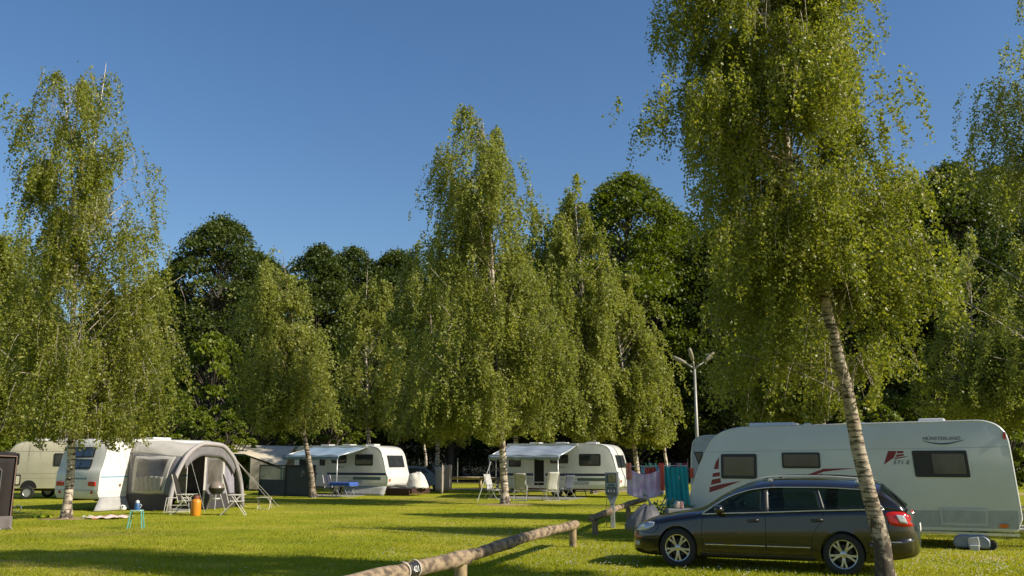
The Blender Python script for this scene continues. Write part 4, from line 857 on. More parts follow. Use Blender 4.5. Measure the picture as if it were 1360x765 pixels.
# C: the caravan seen from behind, with the grey air awning
rc = gp(127, 679); rc = Vector((rc.x, rc.y)); uC = Vector((.44, .90)).normalized(); rC = math.atan2(uC.y, uC.x); LC = 6.4
vC = empty('caravan', (rc.x, rc.y, 0), rC); tag(vC, 'white caravan seen from behind with red tail lights and a grey awning', 'caravan')
prC = roundpoly([(.12, .40, .08), (0, .62, .15), (.02, 1.35, .2), (.12, 1.55, .2), (.30, 2.32, .3), (.55, 2.56, .3), (LC-.6, 2.56, .6), (LC, 1.4, .4), (LC-.05, .5, .1), (LC-.3, .4, .05)], 6)
van_body(vC, prC, 2.25, mat('bright_white_side', (.74, .73, .69), .35, c2=(.68, .67, .63), scale=1.2))
b = MB(); b.box(.08, LC-.2, -.004, .006, 1.16, 1.20); b.build('blue_stripe', mat('sky_blue_stripe', (.10, .30, .50), .4), vC)
for z in (1.0, 2.2, .62): b = MB(); b.box(.3, LC-.2, -.003, .006, z, z+.012); b.build('seam', GREYW, vC)
b = MB(); b.lathe([(0, -.01), (.05, -.01), (.05, .01), (0, .01)], n=14, M=Matrix.Translation((.95, -.005, .88))@Matrix.Rotation(R(90), 4, 'X')); b.build('water_inlet', mat('brown_cap', (.2, .1, .05), .5), vC)
def endx(prof, z):
    c = []
    for i in range(len(prof)):
        a, b_ = prof[i-1], prof[i]
        if (a[1]-z)*(b_[1]-z) <= 0 and abs(a[1]-b_[1]) > 1e-6: c.append(a[0]+(b_[0]-a[0])*(z-a[1])/(b_[1]-a[1]))
    return min(c)
GLB = mat('bluish_acrylic', (.06, .08, .11), .08, spec=.7)
for z0, z1 in ((1.86, 2.24), (1.46, 1.80)):
    f = end_patch(vC, prC, .55, 1.72, z0, z1, BLACK, .012, right=False, name='rear_window'); 
    for y0, y1 in ((.62, 1.08), (1.15, 1.66)): end_patch(f, prC, y0, y1, z0+.05, z1-.05, GLB, .024, right=False, name='pane')
for y in (.12, 1.78):
    x = endx(prC, .95)-.05; f = MB().box(x, x+.1, y, y+.36, .86, 1.02).build('tail_light', REDL, vC, bevel=.02)
    b = MB(); b.add([(endx(prC, .66)-.012, y+.10, .60), (endx(prC, .66)-.012, y+.26, .60), (endx(prC, .7)-.012, y+.18, .74)], [(0, 1, 2)]); b.build('reflector_triangle', REDL, vC)
x = endx(prC, 1.1)-.008; b = MB()
for k in range(9): b.box(x, x+.02, .62+k*.12, .70+k*.12, 1.09, 1.15)
b.build('lettering', mat('faded_blue_lettering', (.10, .22, .33), .5), vC)
b = MB(); b.box(endx(prC, .8)-.02, endx(prC, .8)+.05, .1, 2.15, .70, .72); b.build('bumper_seam', GREYW, vC)
b = MB(); b.box(endx(prC, 2.4)-.03, .5, .15, .45, 2.33, 2.38); b.box(endx(prC, 2.4)-.03, .5, 1.8, 2.1, 2.33, 2.38); b.build('marker_lamp', ORANGEL, vC)
for u, w_ in ((1.0, .6), (3.0, .9)): b = MB(); b.box(u, u+w_, .7, 1.4, 2.5, 2.66); b.build('roof_hatch', WHITE, vC, bevel=.03)
for y in (.1, 2.15): wheel_simple(vC, 3.4, y)
b = MB(); b.box(.4, LC-.3, .5, .6, .32, .42); b.box(.4, LC-.3, 1.7, 1.8, .32, .42); b.build('chassis', BLACK, vC)
b = MB(); b.grid(lambda u, v: (-.45*v*(1-u)+.1+2.0*u, -.03-.28*v-.05*math.sin(u*9), .48-.46*v), 10, 5, thick=.01); b.build('skirt', SKIRT, vC, smooth=True)
# D: the cream caravan at the far left
pD = at(3, 612, 43); rD = .05
vD = empty('caravan', (pD.x, pD.y, 0), rD); tag(vD, 'cream caravan at the far left partly behind the white caravan with tail lights', 'caravan')
dl = lambda x, y: side_uz(x, y, vD.location, rD)
prD = roundpoly([(.1, .48, .15), (0, 1.35, .4), (.35, 2.4, .5), (.8, 2.66, .6), (5.2, 2.72, .4), (5.5, 1.2, .4), (5.4, .48, .1)], 6)
van_body(vD, prD, 2.2, CREAM)
window(vD, .15, .78, 1.55, 2.1, r=.08, pane=PANE); window(vD, 2.35, 2.95, 1.5, 2.1, r=.06, pane=PANE)
f = MB().prism(rrect(.66, .92, .62, 1.12, .06), -.02, 0).build('service_flap', BLACK, vD); MB().prism(rrect(.71, .87, .68, 1.06, .05), -.026, -.015).build('flap_panel', CREAM, f)
for z in (2.18, 1.16, .95): b = MB(); b.box(.1, 5.3, -.004, .004, z, z+.02); b.build('seam', mat('cream_seam', (.35, .32, .25), .5), vD)
MB().prism([(1.3+.38*math.cos(t), .50+.36*math.sin(t)) for t in np.linspace(0, math.pi, 14)], -.006, .02).build('wheel_arch', DARKIN, vD)
for y in (-.02, 2.1): wheel_simple(vD, 1.3, y, .30)
b = MB(); b.box(1.0, 1.6, .7, 1.2, 2.66, 2.80); b.box(1.9, 2.8, .7, 1.3, 2.66, 2.84); b.build('roof_hatch', WHITE, vD, bevel=.03)
b = MB(); b.box(.4, 5.2, .5, .6, .36, .46); b.build('chassis', BLACK, vD)

# ------------------------------------------------------------------ the grey air awning on the caravan seen from behind
AWG = mat('grey_awning_fabric', (.20, .19, .205), .8, c2=(.15, .145, .16), scale=3, trans=.12, bump=.3)
AWD = mat('charcoal_awning_fabric', (.045, .04, .045), .85, scale=4, bump=.4)
AWR = mat('pale_roof_fabric', (.66, .63, .58), .75, c2=(.60, .57, .52), scale=2, trans=.25, bump=.3)
AWF = mat('pale_window_border', (.46, .44, .40), .7)
MESHW = mat('clouded_window_foil', (.055, .045, .038), .25, c2=(.12, .11, .10), scale=1.6, contrast=(.45, .7))
aw = empty('awning', (rc.x, rc.y, 0), rC); tag(aw, 'grey arched air awning with a wide open front, fixed to the caravan', 'awning')
U0, U1, OUT = 1.25, 4.15, 2.55
def sec(v, b, off=0.):
    """v 0..1 round the tunnel from the near wall over the roof to the far wall, b 0 at the caravan .. 1 at the front arch"""
    n = 7-4.4*b**.7; hh = 2.50-.16*b; t = math.pi*(1-v); c, s_ = math.cos(t), math.sin(t); a = (U1-U0)/2+off+.10*b
    bell = .25*b*max(0, 1-abs(s_)*1.2)
    u = (U0+U1)/2-0+(-1)*(-1)*(a+bell)*math.copysign(abs(c)**(2/n), c); z = (hh+off)*abs(s_)**(2/n)
    return (u, -.03-OUT*b, max(z, 0.01)+.012*math.sin(v*40+b*9))
def secz(z, b, off=0., far=False):
    n = 7-4.4*b**.7; hh = 2.50-.16*b; q = math.asin(min(1, max(0, z/hh))**(n/2))/math.pi
    return sec((1-q) if far else q, b, off)
def wallz(name, z0, z1, m, b0=0., b1=1., off=0., nv=10, far=False, wig=0.): return MB().grid(lambda u, v: (lambda p: (p[0]-wig*math.sin(u*38+v*5), p[1], p[2]))(secz(z0+(z1-z0)*v, b0+(b1-b0)*u, off, far)), 30, nv, thick=.008).build(name, m, aw, smooth=True)
def wall(name, v0, v1, m, b0=0., b1=1., off=0., nv=12): return MB().grid(lambda u, v: sec(v0+(v1-v0)*v, b0+(b1-b0)*u, off), 14, nv, thick=.008).build(name, m, aw, smooth=True)
MB().grid(lambda u, v: (lambda p, q: tuple(Vector(p).lerp(Vector(q), 0)))(sec((lambda q0: q0+(1-2*q0)*v)(math.asin(min(1, (2.06-.2*u)/(2.50-.16*u))**((7-4.4*u**.7)/2))/math.pi), u), (0, 0, 0)), 14, 30, thick=.008).build('roof_fabric', AWR, aw, smooth=True)
for far in (False, True):
    MB().grid(lambda u, v: secz(.56+(2.06-.2*u-.56)*v, u, 0, far), 14, 12, thick=.008).build('side_wall', AWG, aw, smooth=True)
    wallz('ground_panel', .01, .56, AWD, far=far)
wallz('window_border', .60, 1.90, AWF, .12, .84, .014); wallz('window', .70, 1.78, MESHW, .20, .76, .026); wallz('curtain', .68, 1.18, mat('sheer_curtain', (.36, .33, .29), .9), .19, .77, .036, wig=.012)
# front arch tube and a second one half way
b = MB(); b.tube([sec(v, 1.0, .03) for v in np.linspace(0, 1, 40)], .085, 10); b.build('air_beam', mat('grey_beam_sleeve', (.36, .33, .34), .7, scale=4), aw, smooth=True)
b = MB(); b.grid(lambda u, v: (lambda p, q: tuple(Vector(p).lerp(Vector(q), v)))(sec(.24+.56*u, 1.0, 0), (lambda p: ((U0+U1)/2+(p[0]-(U0+U1)/2)*.93, p[1], p[2]-.42+.2*abs(u-.5)))(sec(.24+.56*u, 1.0, 0))), 24, 4, thick=.008); b.build('front_gable', AWG, aw, smooth=True)
# door panel hanging in the right part of the opening
yf = -.03-OUT*.97
def fpoly(name, pts_, m, y): return MB().prism(pts_, y, y+.01).build(name, m, aw)
fpoly('front_panel', [(2.55, .05), (3.55, .05), (3.55, 1.98), (2.55, 2.02)], AWG, yf)
for n_m, pl in (('panel_border', [(2.52, .05), (2.62, .05), (2.62, 2.02), (2.52, 2.02)]), ('panel_border', [(3.46, .8), (3.56, .8), (3.56, 1.96), (3.46, 1.98)]), ('panel_border', [(2.62, 1.86), (3.46, 1.86), (3.46, 1.98), (2.62, 2.0)])): fpoly(n_m, pl, AWF, yf-.012)
fpoly('front_window', rrect(2.72, 3.40, .9, 1.80, .05), MESHW, yf-.014)
fpoly('front_panel', [(3.55, .05), (4.22, .05), (4.10, 1.1), (3.80, 1.72), (3.55, 1.95)], mat('lilac_grey_fabric', (.26, .25, .30), .8), yf+.01)
fpoly('back_panel', [(U0+.15, .05), (2.5, .05), (2.5, 2.1), (U0+.3, 2.0)], mat('brown_inner_curtain', (.10, .075, .055), .9, bump=.4), -.6)
fpoly('ground_panel', [(2.6, .02), (4.22, .02), (4.2, .55), (2.6, .55)], AWD, yf-.02)
for v_ in (0.0, 1.0):
    for b_ in (.1, .4, .7, 1.0):
        p = Vector(sec(v_, b_)); e = p+Vector((-.22 if v_ == 0 else .22, -.05, 0)); e.z = .01
        MB().tube([p+Vector((0, 0, .06)), e], .010, 4).build('peg_strap', AWF, aw)
for a, e in ((sec(.3, 1.0, .05), (1.0, -OUT-1.6, 0)), (sec(.74, 1.0, .05), (5.3, -OUT-1.2, 0)), (sec(.62, 1.0, .05), (4.6, -OUT-1.6, 0))):
    MB().tube([a, e], .007, 4).build('guy_line', AWF, aw)

# ------------------------------------------------------------------ cream canopy caravan with green poles, behind the windbreak
GRN = mat('dark_green_fabric', (.03, .11, .085), .8, scale=4); CRF = mat('cream_canopy_fabric', (.66, .59, .45), .8, c2=(.58, .52, .40), trans=.2, bump=.3, scale=2)
pE = at(304, 612, 57.5); vE = empty('caravan', (pE.x, pE.y, 0), -.06); tag(vE, 'old beige folding caravan under a cream canopy with green poles', 'caravan')
el = lambda x, y: side_uz(x, y, vE.location, -.06)
prE = roundpoly([(.2, .5, .1), (.1, 1.5, .3), (.5, 2.62, .4), (4.6, 2.68, .5), (5.1, 1.4, .4), (5.0, .5, .1)], 5)
o_ = van_body(vE, prE, 2.1, mat('beige_panel', (.34, .29, .21), .6, c2=(.29, .25, .18)), rail=None)
window(vE, .6, 1.8, 1.35, 2.0, r=.05, pane=MESHW, frame=GRN); window(vE, 2.4, 3.0, 1.4, 2.0, r=.05, pane=MESHW)
b = MB(); b.box(.15, 3.2, -.05, .0, .52, .98); b.build('green_skirt', GRN, vE); wheel_simple(vE, 2.6, .1); b = MB(); b.box(.3, 4.8, .5, 1.6, .3, .5); b.build('chassis', BLACK, vE)
cE = empty('canopy', (pE.x, pE.y, 0), -.06); tag(cE, 'cream canopy on green poles sagging behind the dark grey windbreak', 'awning')
MB().grid(lambda u, v: (-.1+4.3*u+.9*v*u*.2, -.05-2.6*v, 2.74-.10*u-(.55 if u < .45 else .55+.75*(u-.45)/.55)*v**1.3-.12*math.sin(math.pi*v)*math.sin(math.pi*u)), 20, 10, thick=.01).build('roof_fabric', CRF, cE, smooth=True)
for u, z, y in ((-.05, 2.15, -2.55), (2.25, 2.05, -2.55), (4.2, 1.35, -2.6)): MB().tube([(u, y, 0), (u, y, z)], .045, 6).build('pole', GRN, cE)
MB().grid(lambda u, v: (2.3+1.95*u, -2.62, .1+(1.95-.75*u-.1)*v), 6, 3, thick=.01).build('side_panel', mat('pale_pink_panel', (.52, .44, .38), .8, scale=3), cE)
MB().tube([(-.05, -2.55, 2.13), (2.25, -2.55, 2.03)], .035, 6).build('pole', GRN, cE)

# ------------------------------------------------------------------ windbreak with two panels
WBD = mat('dark_grey_windbreak', (.055, .065, .070), .75, c2=(.045, .052, .056), scale=3, bump=.4)
wb0, wb1 = gp(343.5, 659), gp(418, 661); wd = Vector((wb1.x-wb0.x, wb1.y-wb0.y)); rW = math.atan2(wd.y, wd.x); WL = wd.length
wb = empty('windbreak', (wb0.x, wb0.y, 0), rW); tag(wb, 'dark grey two-panel windbreak with one clear window, left of the crooked birch', 'windbreak')
HW = 1.52
for u in (0, WL*.47, WL): MB().tube([(u, 0, 0), (u, 0, HW+.05)], .025, 6).build('pole', BLACK, wb)
MB().tube([(0, 0, HW), (WL, 0, HW)], .03, 6).build('top_band', BLACK, wb)
for a, e, z1 in ((.02, WL*.465, HW*.55), (WL*.475, WL-.02, HW)):
    MB().grid(lambda u, v: (a+(e-a)*u, .01+.018*math.sin((u-v)*6)*math.sin(math.pi*u), .03+(z1-.03)*v), 16, 12, thick=.006).build('panel', WBD, wb, smooth=True)
wp = glass_mat('clear_foil', (.30, .29, .27), .72, .2); MB().grid(lambda u, v: (.03+(WL*.46-.03)*u, .012, HW*.55+(HW*.44)*v), 4, 4).build('clear_window', wp, wb)
EMB = mat('pale_print', (.22, .25, .27), .7); um_ = WL*.78
b = MB(); b.add([(um_-.13, -.012, 1.16), (um_+.13, -.012, 1.16), (um_, -.012, 1.34)], [(0, 1, 2)]); b.build('emblem', EMB, wb)
b = MB(); b.box(um_-.15, um_+.15, -.014, -.010, 1.10, 1.125); b.build('emblem_line', EMB, wb); b = MB(); b.box(um_-.16, um_-.02, -.014, -.010, 1.0, 1.05); b.build('emblem_line', EMB, wb)

# ------------------------------------------------------------------ camping furniture
DKF = mat('black_brown_chair_fabric', (.022, .016, .014), .85, scale=20); DKB = mat('navy_chair_fabric', (.02, .025, .045), .85); SLF = mat('silver_mesh_fabric', (.40, .40, .39), .7, c2=(.30, .30, .30), scale=9)
CHF = mat('cream_tube', (.60, .57, .50), .45); SVT = mat('silver_tube', (.50, .50, .49), .35, .4)
def camp_chair(label, loc, rz, fab, frm, group, lean=.30, back=.78):
    t = empty('camping_chair', loc, rz); tag(t, label, 'chair', group)   # sitter looks along local -Y
    w2 = .27; sz = .44
    MB().grid(lambda u, v: (-w2+.02+(2*w2-.04)*u, -.24+.44*v, sz-.02+.0*v-.025*math.sin(math.pi*u)*math.sin(math.pi*v)), 6, 6, thick=.012).build('seat', fab, t, smooth=True)
    yb = lambda z: .20+(z-sz)*lean
    MB().grid(lambda u, v: (-w2+.02+(2*w2-.04)*u, yb(sz+back*v)-.03*math.sin(math.pi*v)+.02*math.sin(math.pi*u), sz+.02+back*v), 6, 10, thick=.014).build('backrest', fab, t, smooth=True)
    for s in (-1, 1):
        x = s*w2
        MB().tube([(x, yb(sz-.06), sz-.06), (x, yb(sz+back), sz+back+.02)], .013, 6).build('back_frame', frm, t)
        MB().tube([(x*1.04, .24+.2, 0), (x*1.04, -.17, .64)], .013, 6).build('leg', frm, t); MB().tube([(x, -.34, 0), (x, .10, .62)], .013, 6).build('leg', frm, t)
        b = MB(); b.box(x-.025, x+.025, -.30, .24, .635, .66); b.build('armrest', frm, t, bevel=.008)
        MB().tube([(x, -.25, sz), (x, .20, sz)], .011, 6).build('seat_rail', frm, t)
    for y, z in ((.44, .01), (-.34, .01), (-.25, sz)): MB().tube([(-w2, y, z), (w2, y, z)], .011, 5).build('crossbar', frm, t)
    return t
GCH = 'folding camping chairs on the pitches'
def chair_at(px, py, rz, *a, **k): p = gp(px, py); return camp_chair(a[0], (p.x, p.y, 0), rz, *a[1:], **k)
chair_at(246, 683, R(95), 'dark high-backed folding chair under the left part of the grey awning arch', DKF, CHF, GCH, back=.85)
chair_at(312, 684, R(100), 'dark high-backed folding chair right of the kettle grill, in full sun', DKF, CHF, GCH, back=.85)
chair_at(285, 672, R(20), 'dark folding chair standing inside the grey awning behind the kettle grill', DKF, CHF, GCH)
chair_at(440, 660, R(60), 'navy folding chair at the left end of the blue-covered table', DKB, SVT, GCH, back=.6)
chair_at(472, 657.5, R(-75), 'navy high-backed folding chair at the right end of the blue-covered table', DKB, SVT, GCH, back=.72)
chair_at(656, 663, R(60), 'silver folding chair left of the thick white birch trunk', SLF, SVT, GCH, back=.68)
chair_at(692, 665, R(172), 'silver folding chair seen from behind, directly right of the white birch trunk', SLF, SVT, GCH, back=.75)
chair_at(731, 665, R(200), 'pale silver high-backed folding chair in front of the open caravan door', mat('pale_mesh_fabric', (.50, .50, .48), .7, scale=9), SVT, GCH, back=.80)
chair_at(751, 662, R(215), 'blue-grey folding chair beside the right canopy pole', mat('blue_grey_fabric', (.07, .085, .12), .8), SVT, GCH, back=.62)
def table(label, loc, rz, L, W, H, top, frm, cloth=None, clabel=None, thick=.03):
    t = empty('camping_table', loc, rz); tag(t, label, 'table')
    b = MB(); b.box(-L/2, L/2, -W/2, W/2, H-thick, H); b.build('table_top', top, t, bevel=.008)
    for sx in (-1, 1):
        for sy in (-1, 1): MB().tube([(sx*L*.42, sy*W*.42, 0), (sx*L*.12, sy*W*.42, H-thick)], .014, 6).build('leg', frm, t)
        MB().tube([(sx*L*.42, -W*.42, .01), (sx*L*.42, W*.42, .01)], .012, 5).build('crossbar', frm, t)
    if cloth:
        def fn(u, v):   # a cloth with hanging borders
            x = (u-.5)*(L+.36); y = (v-.5)*(W+.36); dx = max(0, abs(x)-L/2-.01); dy = max(0, abs(y)-W/2-.01)
            return (math.copysign(min(abs(x), L/2+.012+dx*.15), x), math.copysign(min(abs(y), W/2+.012+dy*.15), y), H+.004-max(dx, dy)-.01*math.sin(x*20)*min(1, (dx+dy)*8))
        c = MB().grid(fn, 36, 28).build('tablecloth', cloth, None, smooth=True); c.location = loc; c.rotation_euler = (0, 0, rz); tag(c, clabel, 'tablecloth')
    return t
p = gp(456, 660.5); table('folding table with a bright blue cloth under the pale blue canopy', (p.x, p.y, 0), rA, 1.15, .7, .72, GREYW, SVT, mat('bright_blue_cloth', (.03, .09, .36), .7, c2=(.025, .07, .29), scale=5), 'bright blue cloth draped over the folding table')
p = gp(712, 659.5); tB = Vector((p.x, p.y, 0)); table('grey folding table between the silver deck chairs', tB, rB, 1.5, .75, .72, GREYW, SVT)
b = MB(); b.box(-.13, .13, -.1, .1, 0, .16); b.tube([(-.13, 0, .1), (0, 0, .24), (.13, 0, .1)], .01, 5); o_ = b.build('cool_box', mat('blue_plastic', (.03, .10, .24), .5), None, bevel=.015); o_.location = tB+Vector((-.25, .05, .72)); tag(o_, 'small blue cool box on the grey folding table', 'cool box')
ln = empty('lantern_stand', (tB.x-.45, tB.y+.55, 0)); tag(ln, 'dark lantern hanging on a slim stand by the caravan door', 'lantern')
MB().tube([(0, 0, 0), (0, 0, 1.45)], .015, 6).build('pole', BLACK, ln); MB().lathe([(0, 1.42), (.07, 1.43), (.10, 1.5), (.07, 1.6), (0, 1.62)], n=12).build('shade', BLACK, ln, smooth=True); MB().lathe([(0, 1.28), (.045, 1.30), (.05, 1.40), (0, 1.42)], n=12).build('lamp_glass', mat('milky_glass', (.5, .5, .5), .3), ln)
# ground mats
for (x0, y0, x1, y1, nm, lb, par, rr, m_) in ((0.4, -3.0, LB-1.6, -.3, 'ground_mat', 'grey ground mat under the deck chairs and silver canopy', oB, rB, mat('grey_mat', (.22, .22, .21), .9, bump=.4)), (1.0, -2.7, LA-1.2, -.2, 'ground_mat', 'grey ground mat under the table with the blue cloth', oA, rA, mat('grey_mat', (.22, .22, .21), .9))):
    b = MB(); b.box(x0, x1, y0, y1, .0, .016); o_ = b.build(nm, m_, None); o_.location = (par.x, par.y, .004); o_.rotation_euler = (0, 0, rr); tag(o_, lb, 'mat')
b = MB(); b.box(U0+.1, U1-.05, -OUT+.05, -.1, 0, .016); o_ = b.build('ground_mat', mat('grey_mat', (.22, .22, .21), .9), None); o_.location = (rc.x, rc.y, .004); o_.rotation_euler = (0, 0, rC); tag(o_, 'grey ground mat inside the grey arched awning', 'mat')
# low white table frame left, small folding stool right
p = gp(236, 681); lt = empty('low_table', (p.x, p.y, 0), R(8)); tag(lt, 'low white tube table left of the orange gas bottle', 'table')
for z, y in ((.50, -.18), (.50, .18), (.26, -.18), (.03, -.2), (.03, .2)): MB().tube([(-.36, y, z), (.36, y, z)], .012, 5).build('tube', CHF, lt)
for sx in (-1, 1):
    for y in (-.18, .18): MB().tube([(sx*.36, y, .5), (sx*.42, y*1.1, 0)], .012, 5).build('leg', CHF, lt)
p = gp(350, 676); st = empty('folding_stool', (p.x, p.y, 0), R(-5)); tag(st, 'small pale folding stool standing alone in the shade by the windbreak', 'stool')
MB().grid(lambda u, v: (-.21+.42*u, -.16+.32*v, .42-.02*math.sin(math.pi*u)), 6, 4, thick=.01).build('seat', DKF, st)
for sy in (-.16, .16):
    MB().tube([(-.22, sy, .42), (.22, sy, .42)], .012, 5).build('seat_rail', CHF, st)
    MB().tube([(-.22, sy, .42), (-.18, -sy, 0)], .012, 5).build('leg', CHF, st); MB().tube([(.22, sy, .42), (.26, -sy, 0)], .012, 5).build('leg', CHF, st)
MB().tube([(-.2, -.16, .01), (.28, -.16, .01)], .012, 5).build('crossbar', CHF, st)
# kettle grill
p = gp(286, 677); kg = empty('kettle_grill', (p.x, p.y, 0), R(15)); tag(kg, 'round black kettle grill with pale ash tray under the awning arch', 'grill')
MB().lathe([(0, .52), (.10, .53), (.22, .60), (.28, .72), (.285, .76)], n=24, cap=False).build('bowl', BLACK, kg, smooth=True); MB().lathe([(.29, .765), (.285, .80), (.22, .93), (.10, 1.0), (.0, 1.01)], n=24).build('lid', mat('worn_enamel', (.05, .045, .045), .3, c2=(.22, .18, .15), scale=3, contrast=(.5, .75)), kg, smooth=True)
for k in range(3): a = 2*math.pi*k/3+.5; MB().tube([(.15*math.cos(a), .15*math.sin(a), .56), (.36*math.cos(a), .36*math.sin(a), 0)], .014, 6).build('leg', ALU, kg)
MB().lathe([(0, .36), (.14, .38), (.15, .41), (0, .42)], n=18).build('ash_tray', WHITEP, kg); MB().tube([(-.05, 0, 1.0), (0, 0, 1.06), (.05, 0, 1.0)], .012, 6).build('handle', WOOD, kg)
# gas bottle
ORG = mat('orange_paint', (.62, .24, .01), .45, c2=(.52, .19, .01), scale=6)
p = gp(259.5, 685); gb = empty('gas_bottle', (p.x, p.y, 0)); tag(gb, 'orange gas bottle standing in front of the grey awning', 'gas bottle')
MB().lathe([(0, .02), (.15, .02), (.16, .05), (.16, .42), (.15, .48), (.10, .53), (.04, .55), (0, .55)], n=26).build('cylinder', ORG, gb, smooth=40); MB().lathe([(.13, 0), (.145, .0), (.145, .05), (.13, .05)], n=24).build('foot_ring', ORG, gb)
MB().lathe([(0, .55), (.035, .55), (.035, .60), (.02, .62), (0, .62)], n=12).build('valve', mat('brass', (.4, .28, .12), .4, .8), gb); MB().lathe([(.085, .52), (.095, .52), (.095, .64), (.085, .64)], n=20).build('collar', mat('red_brown_collar', (.22, .08, .05), .6), gb)
# football
p = gp(163, 679); FB = bpy.data.materials.new('football_panels'); FB.use_nodes = True; t_ = FB.node_tree; vo = t_.nodes.new('ShaderNodeTexVoronoi'); vo.inputs['Scale'].default_value = 9; tc_ = t_.nodes.new('ShaderNodeTexCoord'); r_ = t_.nodes.new('ShaderNodeValToRGB'); r_.color_ramp.interpolation = 'CONSTANT'; r_.color_ramp.elements[0].color = (.03, .03, .03, 1); r_.color_ramp.elements[1].color = (.75, .74, .72, 1); r_.color_ramp.elements[1].position = .32
t_.links.new(tc_.outputs['Object'], vo.inputs[0]); t_.links.new(vo.outputs['Distance'], r_.inputs[0]); t_.links.new(r_.outputs[0], t_.nodes['Principled BSDF'].inputs['Base Color'])
o_ = MB().lathe([(.115*math.sin(t), -.115*math.cos(t)) for t in np.linspace(.001, math.pi-.001, 16)], n=24).build('football', FB, None, smooth=True); o_.location = (p.x, p.y, .117); tag(o_, 'black and white football on the grass beside the awning', 'ball')
# turquoise stool and the jug on it
p = gp(180, 702); TQ = mat('turquoise_tube', (.10, .42, .40), .5); so_ = empty('stool', (p.x, p.y, 0), R(12)); tag(so_, 'small turquoise tube stool standing alone on the lawn', 'stool')
MB().prism(rrect(-.15, .15, -.15, .15, .04), .455, .475, 'z').build('seat', mat('pale_turquoise_seat', (.35, .55, .52), .6), so_)
for sx in (-1, 1):
    for sy in (-1, 1): MB().tube([(sx*.13, sy*.13, .46), (sx*.18, sy*.17, 0)], .014, 6).build('leg', TQ, so_)
jg = empty('jug', (p.x, p.y, .476)); tag(jg, 'blue jug with white lid on the turquoise stool', 'jug')
MB().lathe([(0, 0), (.07, 0), (.075, .02), (.072, .15), (.05, .18), (0, .18)], n=18).build('body', mat('blue_plastic', (.03, .10, .24), .5), jg, smooth=40); MB().lathe([(0, .18), (.05, .18), (.05, .22), (.02, .25), (0, .25)], n=16).build('lid', WHITEP, jg); MB().tube([(.07, 0, .15), (.12, 0, .12), (.075, 0, .05)], .01, 6).build('handle', WHITEP, jg)
# towels and toy on the grass
def lying(name, cx, cy, px0, px1, d, m, label, cat, rz=0., amp=.02):
    p = gp(cx, cy); s = EYE and F_PX and 1222/p.y; wd_ = (px1-px0)/s
    o = MB().grid(lambda u, v: ((u-.5)*wd_+.05*math.sin(v*5), (v-.5)*d+.05*math.sin(u*7), .045+amp*(math.sin(u*15+v*4)+math.sin(v*11-u*6)*.7)), 24, 16, thick=.01).build(name, m, None, smooth=True)
    o.location = (p.x, p.y, 0); o.rotation_euler = (0, 0, rz); tag(o, label, cat); return o
lying('towel', 147, 688, 128, 168, 1.4, mat('pink_white_towel', (.62, .50, .46), .9, c2=(.50, .12, .12), scale=3.2, contrast=(.42, .46)), 'pink and white patterned towel spread on the grass', 'towel')
lying('cloth', 118, 688.5, 112, 124, .5, mat('pale_green_cloth', (.45, .45, .28), .9, c2=(.12, .16, .10), scale=6), 'small crumpled pale green cloth next to the patterned towel', 'cloth', amp=.04)
lying('towel', 56, 687, 46, 67, .5, mat('neon_yellow_cloth', (.60, .70, .03), .8, c2=(.45, .55, .03)), 'crumpled neon yellow cloth left of the tall birch trunk', 'cloth', amp=.05)
b = MB(); b.lathe([(.30*1+.35*q, .012+.03*(1-q)) for q in (0, .5, 1)], n=24); o_ = b.build('bare_soil', mat('dry_soil', (.32, .22, .12), .95, c2=(.18, .13, .07), scale=9, bump=.6), None, smooth=True); p = gp(88, 689); o_.location = (p.x, p.y, -.02); o_.scale = (1.5, 1.1, 1); tag(o_, None, None, kind='structure'); o_.name = 'soil'
o2 = o_.copy(); COL.objects.link(o2); p = gp(671, 670); o2.location = (p.x, p.y, -.02); o2.scale = (2.2, 1.6, 1)
p = gp(24, 681); b = MB(); b.tube([(-.45, 0, .02), (-.1, 0, .05)]+[(-.02+.12*math.cos(t), 0, .14+.12*math.sin(t)) for t in np.linspace(-2, 3.4, 14)], .014, 6); o_ = b.build('hose_loop', mat('pale_hose', (.5, .52, .5), .5), None, smooth=True); o_.location = (p.x, p.y, 0); tag(o_, 'pale looped hose lying on the grass by the dark tent', 'hose')
# dark tent at the left edge
p = gp(13, 703); TB = mat('dark_brown_tent', (.016, .010, .009), .85, c2=(.012, .008, .007), bump=.4, scale=3)
tn = empty('utility_tent', (p.x, p.y, 0), R(31)); tag(tn, 'dark brown utility tent cut off by the left photo edge', 'tent')
MB().grid(lambda u, v: (-2.4+2.4*u-.02*math.sin(v*6), -.0+.03*math.sin(u*9), 1.86*v+(.10*(1-u) if v > .99 else 0)), 10, 10, thick=.01).build('front_wall', TB, tn, smooth=True)
MB().grid(lambda u, v: (-.0+.02*math.sin(v*6), 2.0*u, 1.84*v), 8, 8, thick=.01).build('side_wall', TB, tn, smooth=True); MB().grid(lambda u, v: (-2.4+2.4*u, 2.0*v, 1.86+.10*(1-u)+.12*math.sin(math.pi*v)), 8, 8, thick=.01).build('roof_fabric', TB, tn, smooth=True)
MB().tube([(-.02, -.02, 0), (.0, -.02, 1.86), (-2.4, -.02, 1.97)], .014, 6).build('piping', mat('pale_brown_piping', (.28, .17, .14), .7), tn); MB().tube([(-.35, -.02, .1), (-.32, -.02, 1.5), (-.5, -.02, 1.7)], .012, 5).build('zip', mat('grey_zip', (.12, .13, .14), .6), tn)
b = MB(); b.grid(lambda u, v: (-.42+.45*u, -.06-.12*v*(1+.2*math.sin(u*8)), .34-.34*v), 6, 5, thick=.008); b.build('mud_flap', mat('grey_brown_flap', (.13, .11, .10), .8), tn, smooth=True)
